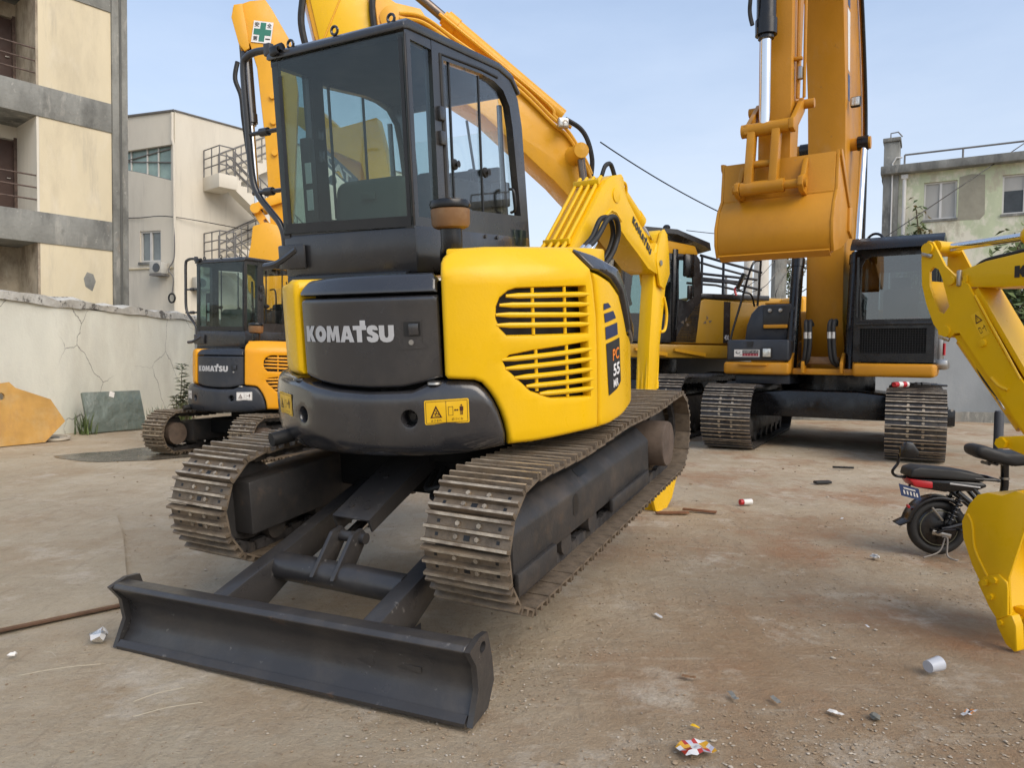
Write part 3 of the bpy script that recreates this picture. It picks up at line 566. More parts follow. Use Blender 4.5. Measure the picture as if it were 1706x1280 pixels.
    for x in (-.74, -.16): part('control_lever', tube(smooth([(x, .50, 1.9), (x, .54, 2.05), (x + .02, .50, 2.14)]), [.012] * 12 + [.024], 8), M_BLK, rt)
    part('monitor', box((-.06, .74, 2.0), (.12, .06, .16), bev=.012), M_BLK, rt)
    ps = part('interior_post', box((-.72, -.36, 2.02), (.07, .05, .50), bev=.01), M_FRM, rt)
    for z in (1.92, 2.07): part('notice_label', box((-.70, -.387, z), (.045, .003, .115)), M_STKW, ps)
    part('inside_mirror', tube(smooth([(-.62, .78, 2.42), (-.50, .76, 2.40), (-.49, .76, 2.15), (-.62, .78, 2.12)], 4), .012, 8), M_BLK, rt)
    part('wiper', tube([(-.30, .89, 1.9), (-.38, .88, 2.55)], .010, 6), M_BLK, rt)
    # handrail at the rear left of the cab
    hr = MB(); hr.add(tube(smooth([(-.90, -.42, 2.765), (-1.00, -.42, 2.772), (-1.075, -.42, 2.755), (-1.108, -.42, 2.70), (-1.11, -.42, 2.41), (-1.107, -.42, 2.10), (-1.07, -.42, 1.98), (-.99, -.42, 1.885), (-.915, -.42, 1.80), (-.888, -.42, 1.72), (-.889, -.42, 1.60)]), .020, 10))
    for z in (2.327, 1.99): hr.add(cyl((-1.108, -.42, z), (-.87, -.42, z), .013, 8)); hr.add(cyl((-1.01, -.42, z), (-.95, -.42, z), .024, 12))
    hr.add(box((-.90, -.42, 2.765), (.05, .04, .07), bev=.008)); hr.build('handrail', cab_m, rt)
    br = MB(); br.add(tube(smooth([(-1.03, -.45, 1.555), (-.93, -.46, 1.565), (-.84, -.46, 1.60), (-.76, -.46, 1.64)]), .022, 8)); br.add(box((-.80, -.46, 1.60), (.20, .02, .14), bev=.01)); br.build('step_bracket', cab_m, rt)
    # air pre-cleaner and intake elbow
    pcx, pcy = .308, -.50
    pcl = part('precleaner', lathe([(.07, 1.682), (.088, 1.690), (.095, 1.705), (.098, 1.775), (.09, 1.782)], (pcx, pcy, 0), (0, 0, 1), 30), M_BROWN, rt)
    part('precleaner_cap', lathe([(.05, 1.784), (.100, 1.784), (.103, 1.80), (.097, 1.818), (.06, 1.828), (.0, 1.83)], (pcx, pcy, 0), (0, 0, 1), 30), M_BLACK, pcl)
    part('intake_elbow', tube(smooth([(pcx, pcy, 1.683), (pcx, pcy, 1.60), (pcx - .02, pcy + .02, 1.565), (pcx - .07, pcy + .10, 1.53), (pcx - .12, pcy + .22, 1.50)]), .055, 14), M_BLACK, rt)
    if not front: return root
    # --- swung boom and arm
    sg = R_(8); f_ = Vector((math.sin(sg), math.cos(sg), 0)); o_ = Vector((.16, .9, 0)); rr = Vector((math.cos(sg), -math.sin(sg), 0)); bm_ = boom_m or hood_m
    def P(s, z, t=0): return o_ + f_ * s + rr * t + Vector((0, 0, z))
    bp = [(.00, 1.34), (.12, 1.42), (.42, 1.67), (.70, 1.94), (.90, 2.14), (.98, 2.20), (1.06, 2.235), (1.22, 2.265), (1.26, 2.24), (1.285, 2.14), (1.34, 2.06), (1.50, 1.935), (1.66, 1.815), (1.76, 1.735), (1.83, 1.655), (1.86, 1.66), (1.90, 1.74), (2.00, 1.66), (1.98, 1.52), (1.905, 1.46), (1.72, 1.51), (1.50, 1.64), (1.31, 1.745), (1.17, 1.835), (1.10, 1.885), (1.05, 1.91), (.99, 1.885), (.89, 1.80), (.69, 1.665), (.48, 1.49), (.25, 1.22), (.08, 1.18), (.0, 1.22)]
    W = .26; bo = MB(); bo.add(extrude(bp, lambda a, c, d: P(a, c, d), -W, 0, bev=.006)); boom = bo.build('boom', bm_, rt)
    sd_ = MB(); block_word('KOMATSU', 0, 1, 0, 1, lambda x, y: P(1.40 + .36 * x + .025 * y, 1.872 - .27 * x + .055 * y + .02, .004), sd_); sd_.build('boom_lettering', M_BLK, boom)
    for i in range(4):
        t = -W + .02 + i * .062
        part('boom_pipe', tube([P(.0, 1.40, t), P(.405, 1.69, t), P(.68, 1.955, t), P(.895, 2.165, t), P(.97, 2.225, t)], .015, 10), bm_, boom)
    for s, z in ((.42, 1.705), (.89, 2.175)):
        a = P(s, z, -W + .005); b2 = P(s, z, -W + .235); part('pipe_clamp', [v for v in box((a + b2) / 2, ((b2 - a).length, .03, .045), Matrix((rr, f_, Vector((0, 0, 1)))).transposed(), bev=.006)], bm_, boom)
    part('top_hose', tube(smooth([P(.98, 2.235, -.05), P(1.02, 2.31, -.04), P(1.09, 2.33, -.03), P(1.14, 2.24, -.02)]), .018, 8), M_RUB, boom)
    part('boom_rib', tube([P(.80, 1.83, .0), P(.90, 1.90, .002), P(1.02, 1.965, .002), P(1.10, 1.955, .002), P(1.20, 1.89, .0)], .012, 6), bm_, boom)
    part('boom_boss', lathe([(.06, 0), (.06, .008), (.03, .012), (0, .012)], P(1.12, 2.09, .0), rr, 16), bm_, boom)
    for t in (.03, .075):
        hs = MB(); hs.add(tube(smooth([P(.30, 1.60, .06 + t), P(.50, 1.72, .08 + t), P(.62, 1.86, .08 + t * 1.4), P(.78, 1.87, .08 + t * 1.2), P(.86, 1.76, .07 + t), P(.80, 1.62, .05 + t), P(.66, 1.50, .03 + t)]), .020, 10)); hs.build('hydraulic_hose', M_RUB, rt)
        part('hose_fitting', cyl(P(.28, 1.585, .06 + t), P(.40, 1.655, .07 + t), .022, 10), M_CHROME, rt)
    # boom cylinder from underneath, arm cylinder on top
    hyd(rt, P(.15, .95, -.13), P(.98, 1.72, -.13), .62, .055, .03, bm_, name='boom_cylinder')
    hyd(rt, P(1.27, 2.19, -.09), P(1.97, 1.77, -.09), .66, .062, .026, bm_, name='arm_cylinder')
    part('cylinder_pipe', tube(smooth([P(1.24, 2.22, -.03), P(1.33, 2.20, -.02), P(1.36, 2.13, -.03), P(1.33, 2.06, -.06)]), .012, 8), bm_, boom)
    apl = [(1.905, 1.45), (1.93, 1.64), (2.0, 1.82), (2.06, 1.86), (2.13, 1.82), (2.17, 1.66), (2.19, 1.46), (2.12, 1.15), (2.02, .80), (1.93, .35), (1.90, -.08), (1.72, -.10), (1.735, .30), (1.80, .85), (1.86, 1.20)]
    ar = part('arm', extrude(apl, lambda a, c, d: P(a, c, d), -.150, -.030, bev=.006), bm_, rt)
    for t in (-.005, -.172): part('arm_fork', extrude([(1.88, 1.58), (1.93, 1.72), (2.0, 1.83), (2.06, 1.865), (2.13, 1.82), (2.165, 1.66), (2.18, 1.46), (2.06, 1.32), (1.95, 1.36)], lambda a, c, d: P(a, c, d), t - .012, t + .012, bev=.004), bm_, ar)
    for t, s in ((-.132, .0), (-.092, .03), (-.052, .0)): part('arm_rib', tube([P(1.80 + s, .72 if s == 0 else .86, t), P(1.735, .30, t), P(1.71, -.06, t)], .016, 8), bm_, ar)
    part('arm_pipe', tube(smooth([P(2.12, 1.25, -.03), P(2.16, 1.1, -.02), P(2.12, .95, -.02), P(2.04, .93, -.03)]), .014, 8), bm_, ar)
    part('arm_pin', cyl(P(1.96, 1.56, -.20), P(1.96, 1.56, .02), .026, 14), M_STEEL, ar)
    hyd(rt, P(2.16, 1.05, -.13), P(2.06, .10, -.13), .7, .045, .025, bm_, name='bucket_cylinder')
    part('tipping_link', extrude([(2.04, .14), (2.10, .10), (2.12, -.10), (2.08, -.14)], lambda a, c, d: P(a, c, d), -.2, -.06), bm_, rt)
    # bucket curled under and set down on the ground
    bkp = [(1.520, -.02), (1.760, -.02), (2.020, -.10), (2.180, -.28), (2.200, -.48), (2.080, -.66), (1.920, -.745), (1.700, -.72), (1.780, -.60), (1.920, -.62), (2.040, -.55), (2.110, -.44), (2.080, -.30), (1.960, -.18), (1.730, -.13), (1.520, -.14)]
    bk_ = part('bucket', extrude(bkp, lambda a, c, d: P(a, c, d), -.46, .06, bev=.005), M_YELE if boom_m is None else bm_, rt)
    cheek = [(1.540, -.04), (1.760, -.03), (2.010, -.11), (2.170, -.28), (2.180, -.47), (2.070, -.65), (1.900, -.735), (1.710, -.715), (1.560, -.40)]
    for t in (-.46, .05): part('bucket_cheek', extrude(cheek, lambda a, c, d: P(a, c, d), t - .012, t + .014), M_YELE if boom_m is None else bm_, bk_)
    for i in range(4): t = -.42 + i * .155; part('bucket_tooth', extrude([(1.880, -.752), (1.780, -.765), (1.580, -.735), (1.580, -.72), (1.730, -.69), (1.830, -.70)], lambda a, c, d: P(a, c, d), t - .03, t + .03, bev=.006), M_YELE if boom_m is None else bm_, bk_)
    return root
# ------------------------------------------------------------------ big excavators
def rig(x, y, yaw, z=0): return Matrix.Translation((x, y, z)) @ Matrix.Rotation(-R_(yaw), 4, 'Z')
def side_fn(w0=0., k=0.): return lambda a, c, d: (d + w0 + k * a, a, c)
def big_tracks(rt, M, gauge, u0, u1, R, wd, pitch, key, keep, bars=3, frame_top=.62):
    for sx in (-1, 1):
        make_track(rt, sx * gauge, u0, u1, .035, R, pitch, wd, key, (M_TRKD, M_BLK, M_TRKW), sag=.03, keep=keep, gh=.034, M=M, loose=.5)
        f = MB(); e = [(0, .14), (.22, .14), (.26, .40), (.16, frame_top), (-.12, frame_top), (-.22, .40), (-.22, .14)]
        v, q = extrude(e, lambda a, c, d: (sx * gauge + a, d, c), u0 + R * .9, u1 - R * .9, bev=.015); f.add(([M @ p for p in v], q)); f.build('track_frame', M_FRM, rt)
        for uu in (u0 + R, u1 - R):
            v, q = lathe([(.08, -.10), (R * .70, -.09), (R * .80, -.05), (R * .80, .05), (R * .70, .09), (.08, .10)], (sx * gauge, uu, R + .04), (1, 0, 0), 26); w_ = MB(); w_.add(([M @ p for p in v], q)); w_.build('idler', M_FRM, rt)
        for k in range(7):
            yy = u0 + R * 1.5 + k * (u1 - u0 - 3 * R) / 6; v, q = cyl((sx * gauge - .24, yy, .13), (sx * gauge + .24, yy, .13), .085, 14); w_ = MB(); w_.add(([M @ p for p in v], q)); w_.build('track_roller', M_FRM, rt)

def big_front():
    """ochre excavator that faces the camera, bucket curled and hung high"""
    rt = empty('excavator'); rt.matrix_world = rig(5.5, 12.45, 213)
    tag(rt, 'large ochre excavator facing the camera with its curled bucket hung high', 'excavator', 'large excavators')
    U = Matrix.Translation((-.08, .22, 0)) @ Matrix.Rotation(R_(4), 4, 'Z')
    big_tracks(rt, U, 1.27, -2.35, 2.2, .47, .74, .185, 'wide', lambda p: p.y > .2)
    cb = MB(); cb.add(extrude([(-1.2, .50), (1.2, .50), (1.05, .86), (.5, .92), (-.5, .92), (-1.05, .86)], lambda a, c, d: U @ Vector((a, d, c)), -.7, 1.25, bev=.02)); cb.add(cyl((0, 0, .9), (0, 0, 1.16), .75, 36)); cb.build('carbody', M_BLACK, rt)
    # platform
    part('platform', box((-.15, -.55, 1.27), (2.9, 2.6, .16), bev=.02), M_ORG, rt)
    for x0, x1, nm in ((.30, 1.34, 'left'), (-1.68, -.60, 'right')):
        bm_ = part('platform_beam', box(((x0 + x1) / 2, 1.05, 1.265), (x1 - x0, 1.16, .20), bev=.05, seg=3), M_ORG, rt)
        if nm == 'left': part('step_lip', box((.86, 1.645, 1.325), (.44, .06, .035), bev=.006), M_ORG, bm_)
    part('step_tank', box((.76, .98, 1.09), (.86, .9, .15), bev=.015), M_NAVY, rt)
    part('platform_bracket', box((-.16, .95, 1.225), (.90, 1.0, .10), bev=.02), M_ORG, rt)
    for x in (.32, .12, -.44, -.62): part('foot_plate', extrude([(.95, 1.20), (1.55, 1.20), (1.55, 1.36), (1.35, 1.52), (1.0, 1.52)], side_fn(x), -.022, .022, bev=.006), M_ORG, rt)
    part('counterweight', extrude([(1.42 * math.cos(R_(a)), -1.35 - 1.05 * math.sin(R_(a))) for a in range(0, 181, 12)], lambda a, c, d: (a, c, d), 1.25, 2.30, bev=.08, seg=3), M_NAVY, rt)
    part('engine_house', box((.0, -.85, 1.79), (2.8, 1.1, 1.0), bev=.05, seg=3), M_ORG, rt)
    part('right_tank', box((-1.35, -.25, 1.85), (.55, 1.2, 1.0), bev=.04), M_STEEL, rt)
    # cab (on the machine's own left: right of the picture)
    xa, xb, cf, cr = -.60, -1.66, 1.58, -.15
    fo = [(xa, 1.385), (xa, 3.02), (xa - .08, 3.10), (xb + .08, 3.10), (xb, 3.02), (xb, 1.385)]
    f1 = [(xa - .09, 2.02), (xa - .09, 2.82), (xa - .14, 2.92), (xa - .22, 2.955), (xb + .10, 2.955), (xb + .06, 2.92), (xb + .06, 2.02)]
    f2 = [(xa - .09, 1.52), (xa - .09, 1.885), (xb + .10, 1.885), (xb + .10, 1.52)]
    part('cab_front', extrude(fo, lambda a, c, d: (a, d, c), cf - .05, cf, holes=[f1, f2]), M_BLACK, rt)
    part('windscreen', extrude(f1, lambda a, c, d: (a, d, c), cf - .032, cf - .026), glass('windscreen glass', (.34, .41, .42), base=.13), rt)
    gd = MB()
    for i in range(15): z = 1.535 + i * .025; gd.add(box(((xa + xb) / 2, cf - .012, z), (.90, .006, .005)))
    for i in range(26): gd.add(box((xa - .09 - i * .0347, cf - .018, 1.70), (.005, .006, .37)))
    gd.build('guard_mesh', M_BLK, rt, kind='stuff'); part('guard_backing', box(((xa + xb) / 2, cf - .20, 1.70), (.92, .01, .40)), M_INT, rt)
    part('front_bar', box(((xa + xb) / 2, cf + .004, 1.955), (1.0, .02, .05), bev=.006), M_BLACK, rt)
    so = [(cr, 1.385), (cr, 3.05), (cf - .05, 3.05), (cf - .05, 1.385)]; s1 = [(.0, 2.05), (.0, 2.93), (.72, 2.93), (.72, 2.05)]; s2 = [(.80, 1.95), (.80, 2.93), (1.42, 2.93), (1.46, 1.95)]
    for x in (xa - .04, xb): 
        part('cab_side', extrude(so, side_fn(x), 0, .04, holes=[s1, s2]), M_BLACK, rt)
        for s in (s1, s2): part('side_window', extrude(s, side_fn(x + .02), -.003, .003), M_GLASSD, rt)
    ro = [(cr - .05, 0), (cf - .05, 0), (cf - .05, 1), (cr - .05, 1)]
    part('cab_rear', extrude(fo, lambda a, c, d: (a, d, c), cr - .04, cr, holes=[[(xa - .15, 2.1), (xa - .15, 2.9), (xb + .15, 2.9), (xb + .15, 2.1)]]), M_BLACK, rt)
    part('cab_roof', box(((xa + xb) / 2, (cf + cr) / 2, 3.10), (xa - xb, cf - cr, .09), bev=.03), M_BLACK, rt)
    part('rain_visor', extrude([(-.25, 3.15), (.9, 3.235), (1.62, 3.225), (1.80, 3.10), (1.84, 3.03), (1.80, 3.03), (1.60, 3.17), (.9, 3.19), (-.25, 3.12)], side_fn(0), xb - .09, xa + .04), M_BLACK, rt)
    part('roof_ring', tube([(xa - .22 + .11 * math.cos(a), 1.2, 3.24 + .11 * math.sin(a)) for a in [math.pi * i / 10 for i in range(11)]], .02, 8), M_BLACK, rt)
    st = MB(); st.add(box((-1.12, .35, 2.15), (.50, .16, .85), bev=.06)); st.add(box((-1.12, .62, 1.85), (.50, .5, .14), bev=.04)); st.add(box((-1.12, .36, 2.66), (.28, .10, .18), bev=.03)); st.build('seat', M_INT, rt)
    part('cushion', box((-1.28, .70, 2.0), (.42, .3, .18), bev=.06), M_RED, rt)
    part('cab_post', tube([(xa - .045, cf + .012, 2.05), (xa - .045, cf + .02, 2.95)], .022, 8), M_BLACK, rt); part('wiper', tube([(xa - .10, cf + .006, 2.0), (xa - .05, cf + .01, 2.85)], .010, 6), M_BLK, rt)
    # grey drop panel and hydraulic tank seen behind the cab's own right
    b = MB(); b.add(box((xb - .02, .1, 1.65), (.10, .55, .5), bev=.03)); b.build('rear_panel', M_STEEL, rt)
    part('valve_box', box((xb - .05, .45, 1.36), (.22, .9, .16), bev=.05), M_STEEL, rt); part('red_handle', cyl((xb - .10, .90, 1.50), (xb - .10, .90, 1.68), .02, 8), M_RED, rt)
    # tool box with lamp, plate and steps (on the machine's own right: left of the picture)
    tb = part('tool_box', box((.80, 1.12, 1.555), (.98, 1.0, .34), bev=.035, seg=3), M_NAVY, rt)
    lp = part('work_lamp', box((.645, 1.628, 1.515), (.165, .03, .175), bev=.02), M_BLK, tb); 
    part('lamp_glass', box((.645, 1.642, 1.515), (.125, .02, .14), bev=.015), M_LAMP, lp) if False else None
    parts('lamp_lens', [box((.645, 1.640, 1.515), (.125, .02, .135), bev=.012)], M_LAMP, tb)
    part('latch', extrude([(.86, 1.695), (.97, 1.695), (.95, 1.61), (.88, 1.61)], lambda a, c, d: (a, d, c), 1.622, 1.638), M_BLK, tb)
    pm = MB(); pf = lambda x, y, d=0: (1.165 - .405 * x, 1.6235 + d, 1.447 + .118 * y)
    def sheet(x0, y0, x1, y1, d, m): pm.add(([Vector(pf(*p, d)) for p in ((x0, y0), (x1, y0), (x1, y1), (x0, y1))], [(0, 1, 2, 3)]), m)
    sheet(0, 0, 1, 1, 0, 0); sheet(.33, .50, .96, .93, .002, 1); sheet(.33, .10, .96, .47, .002, 2)
    text('NO DRIFT NO LIFE', .36, .93, .60, .24, lambda x, y: pf(x, y, .0035), pm, 0)
    rg = random.Random(5)
    for i in range(5):
        x = .38 + i * .115
        for k in range(4): sheet(x + rg.uniform(0, .05), .17 + .06 * k, x + rg.uniform(.055, .085), .19 + .06 * k, .0035, 3)
        sheet(x + .035, .15, x + .05, .42, .0035, 3)
    v, f = cdt(circle(.15, .55, .095, 14), [circle(.16, .57, .07, 12)]); pm.add(([Vector(pf(p.x, (p.y - .5) * 2.2 + .5, .002)) for p in v], f), 1); sheet(.22, .2, .30, .34, .002, 4)
    pm.build('slogan_plate', [M_STKW, M_BLK, mat('maroon print', (.25, .012, .03), .4), mat('pink print', (.62, .25, .25), .5), M_STEEL], tb)
    hp = [(1.13, 1.73), (1.10, 1.98), (1.03, 2.18), (.92, 2.30), (.86, 2.32), (.38, 2.33), (.34, 1.73)]
    hump = part('tank_cover', extrude(hp, lambda a, c, d: (a, d, c), .45, 1.15, holes=[], bev=.03), M_NAVY, rt)
    part('dark_recess_slab', box((.625, 1.148, 2.10), (.42, .03, .40), bev=.02), M_BLK, hump); part('recess_shelf', box((.625, 1.17, 1.955), (.38, .06, .06), bev=.01), M_ORG, hump); part('tank_lid', box((.62, .9, 2.345), (.40, .4, .03), bev=.008), M_ORG, hump)  # black slab on the cover front gives a recess's shade by colour
    for x in (.55, .72): part('lid_knob', lathe([(.035, 0), (.03, .03), (0, .035)], (x, 1.165, 2.22), (0, 1, 0), 12), M_STEEL, hump)
    part('side_slot', box((.36, 1.15, 2.18), (.06, .02, .18), bev=.01), M_BLK, hump)
    part('handrail', tube(smooth([(.93, 1.15, 2.30), (.90, 1.18, 2.7), (.88, 1.2, 3.05)]), .019, 8), M_BLACK, rt)
    part('handrail', tube(smooth([(1.24, 1.5, 1.40), (1.27, 1.5, 1.70), (1.12, 1.45, 2.35), (.97, 1.4, 2.95), (.90, 1.2, 3.05)]), .019, 8), M_BLACK, rt)
    mi = MB(); mi.add(tube(smooth([(.98, 1.15, 2.30), (1.0, 1.3, 2.48), (1.10, 1.42, 2.52), (1.20, 1.45, 2.60)]), .016, 8)); mi.build('mirror_stalk', M_BLACK, rt)
    part('mirror', box((1.13, 1.46, 2.70), (.035, .16, .27), (0, R_(-24), 0), bev=.012), M_BLACK, rt); part('mirror_ribbon', tube(smooth([(1.20, 1.47, 2.60), (1.22, 1.48, 2.55), (1.19, 1.48, 2.46)]), .02, 6), M_RED, rt)
    # boom, cylinders
    fn = lambda a, c, d: (d - .08 + .035 * a, a, c)
    bp = [(.55, 1.42), (.85, 2.1), (.90, 3.2), (.95, 4.4), (1.12, 5.6), (1.48, 6.9), (2.3, 7.9), (3.3, 8.4), (3.75, 8.55), (3.7, 9.0), (2.1, 9.2), (.55, 8.1), (-.35, 6.5), (-.62, 5.0), (-.55, 3.6), (-.15, 2.2), (.10, 1.42)]
    bo = part('boom', extrude(bp, fn, -.29, .27, bev=.012), M_ORG, rt)
    lg = MB()
    for (z0, z1, m) in ((5.55, 5.95, 1), (6.0, 6.9, 0), (6.95, 7.6, 1)):
        lg.add(([Vector(fn(*p, -.2935)) for p in ((.72 + (z0 - 5) * .12, z0), (.84 + (z0 - 5) * .15, z0), (.84 + (z1 - 5) * .17, z1), (.70 + (z1 - 5) * .13, z1))], [(0, 1, 2, 3)]), m)
    lg.build('boom_decal', [M_STKW, M_NVY], bo)
    for t, x in ((-.33, 0), (-.36, .05)): part('boom_pipe', tube(smooth([fn(-.45 + x, 3.3, t), fn(-.45 + x, 5.0, t), fn(-.15 + x, 6.3, t), fn(.7 + x, 7.9, t), fn(2.1 + x, 9.0, t)]), .028, 8), M_ORG if x == 0 else M_BLACK, bo)
    part('boom_lamp', box(fn(.9, 5.50, -.40), (.15, .07, .17), bev=.025), M_BLK, bo); part('lamp_lens', box(fn(.945, 5.50, -.40), (.12, .02, .13), bev=.015), M_LAMP, bo)
    part('boom_pin', cyl(fn(.55, 4.93, -.58), fn(.55, 4.93, .56), .10, 18), M_ORG, bo)
    for x in (-.52, .36):
        hyd(rt, (x, 1.25, 1.24), (x - .02, .56, 4.93), .50, .095, .055, M_BLACK, name='boom_cylinder')
        part('cylinder_eye', cyl((x - .09, .56, 4.93), (x + .07, .56, 4.93), .115, 16), M_BLACK, rt)
    for i, x in enumerate((.02, .08, -.26, -.32)):
        h = MB(); h.add(tube(smooth([(x + .0, 1.35, 1.95), (x + (.02 if i < 2 else -.01), 1.42, 2.02), (x + .01, 1.50, 1.95), (x, 1.52, 1.70), (x + (.03 if i < 2 else -.03), 1.50, 1.42), (x + (.12 if i < 2 else -.10), 1.40, 1.32)]), .032, 8)); h.build('hydraulic_hose', M_RUB, rt)
        part('hose_fitting', cyl((x + .006, 1.515, 1.84), (x + .003, 1.520, 1.74), .035, 8), M_STEEL, rt)
    part('hose_manifold', box((-.12, 1.30, 1.40), (.5, .25, .12), bev=.03), M_BROWN, rt)
    # stick, linkage, bucket
    an = lambda a, c, d: (d + .085, a, c)
    ap = [(3.20, 8.9), (3.6, 9.2), (4.05, 8.6), (3.98, 6.6), (3.90, 4.8), (3.86, 3.72), (3.72, 3.40), (3.52, 3.5), (3.36, 5.0), (3.15, 7.6)]
    ar = part('arm', extrude(ap, an, -.20, .20, bev=.012), M_ORG, rt)
    for x in (.34, .42): part('arm_pipe', tube(smooth([an(3.9, 8.0, -.245 - (x - .34)), an(3.80, 6.3, -.245 - (x - .34)), an(3.70, 4.75, -.235 - (x - .34))]), .02, 8), M_ORG, ar)
    part('arm_valve', box(an(3.74, 5.05, -.27), (.06, .07, .16), bev=.01), M_STEEL, ar); part('pipe_clamp', box(an(3.78, 5.22, -.25), (.10, .06, .04), bev=.008), M_ORG, ar)
    hyd(rt, an(4.28, 8.6, .06), an(4.12, 4.32, .06), .74, .118, .066, M_BLACK, name='bucket_cylinder')
    part('cylinder_hose', tube(smooth([an(4.30, 7.2, .20), an(4.34, 6.0, .21), an(4.30, 5.72, .23), an(4.28, 5.55, .20)]), .026, 8), M_RUB, rt)
    lk = part('link_pin', cyl(an(4.12, 4.30, -.24), an(4.12, 4.30, .34), .085, 20), M_ORG, rt)
    for t in (-.27, .27): part('rocker', extrude([(4.20, 4.24), (4.20, 4.36), (4.10, 4.40), (3.62, 4.78), (3.52, 4.72), (3.54, 4.62), (4.06, 4.22)], an, t - .03, t + .03, bev=.008), M_ORG, rt)
    part('rocker_pin', cyl(an(3.58, 4.70, -.42), an(3.58, 4.70, .40), .06, 16), M_ORG, rt)
    hl = MB()
    for t in (-.09, .21): hl.add(extrude([(4.05, 4.28), (4.19, 4.30), (4.32, 3.56), (4.18, 3.52)], an, t - .05, t + .05, bev=.012))
    hl.add(cyl(an(4.25, 3.54, -.22), an(4.25, 3.54, .30), .085, 18)); hl.add(cyl(an(4.18, 3.85, -.1), an(4.18, 3.85, .2), .045, 12)); hl.build('h_link', M_ORG, rt)
    bw = lambda a, c, d: (d - .005, a, c)
    bk = [(3.98, 3.90), (4.02, 3.93), (4.05, 3.44), (4.20, 3.28), (4.29, 3.06), (4.28, 2.86), (4.20, 2.72), (4.12, 2.685), (3.0, 3.02), (2.98, 3.07), (4.06, 2.78), (4.18, 2.90), (4.19, 3.04), (4.12, 3.22), (3.98, 3.38), (3.94, 3.88)]
    bu = part('bucket', extrude(bk, bw, -.67, .67, bev=.006), M_ORG, rt)
    ck = [(4.0, 3.95), (4.05, 3.46), (4.20, 3.29), (4.30, 3.06), (4.285, 2.85), (4.19, 2.70), (3.7, 2.80), (3.0, 3.03), (2.92, 3.20), (3.04, 3.42), (3.90, 3.96)]
    for t in (-.69, .69): part('bucket_cheek', extrude(ck, bw, t - .018, t + .018, bev=.006), M_ORG, bu)
    for t in (-.712, .712):
        part('cheek_edge', extrude([(3.0, 3.36), (3.90, 3.965), (4.0, 3.955), (3.98, 3.88), (3.10, 3.30)], bw, t - .02, t + .02, bev=.005), M_ORG, bu); part('side_cutter', extrude([(2.98, 3.02), (3.25, 3.08), (3.25, 3.38), (3.05, 3.42), (2.86, 3.22)], bw, t - .025, t + .025, bev=.008), M_ORG, bu)
    part('bucket_seam', box((-.005, 4.047, 3.45), (1.33, .02, .035), bev=.008), M_ORG, bu); part('lip_plate', extrude([(4.10, 2.675), (4.24, 2.73), (4.255, 2.71), (4.11, 2.655)], bw, -.66, .66), M_ORG, bu)
    for t in (-.33, .43):
        part('bucket_ear', extrude([(4.02, 3.42), (4.02, 3.90), (4.10, 3.80), (4.18, 3.66), (4.34, 3.60), (4.35, 3.50), (4.26, 3.44)], bw, t - .03, t + .03, bev=.008), M_ORG, bu)
    part('ear_pin', cyl(bw(4.25, 3.54, -.39), bw(4.25, 3.54, .49), .055, 14), M_ORG, bu); part('hinge_pin', cyl(an(3.70, 3.55, -.42), an(3.70, 3.55, .42), .06, 14), M_ORG, bu)
    for t in (-.36, .40): part('hinge_plate', extrude([(3.60, 3.50), (3.66, 3.66), (3.78, 3.66), (4.03, 3.88), (4.03, 3.44), (3.72, 3.44)], bw, t - .03, t + .03, bev=.008), M_ORG, bu)
    for i in range(5): t = -.56 + i * .28; part('bucket_tooth', extrude([(3.05, 3.0), (3.05, 3.08), (2.72, 3.14), (2.70, 3.12)], bw, t - .05, t + .05, bev=.01), M_ORG, bu)
    return rt

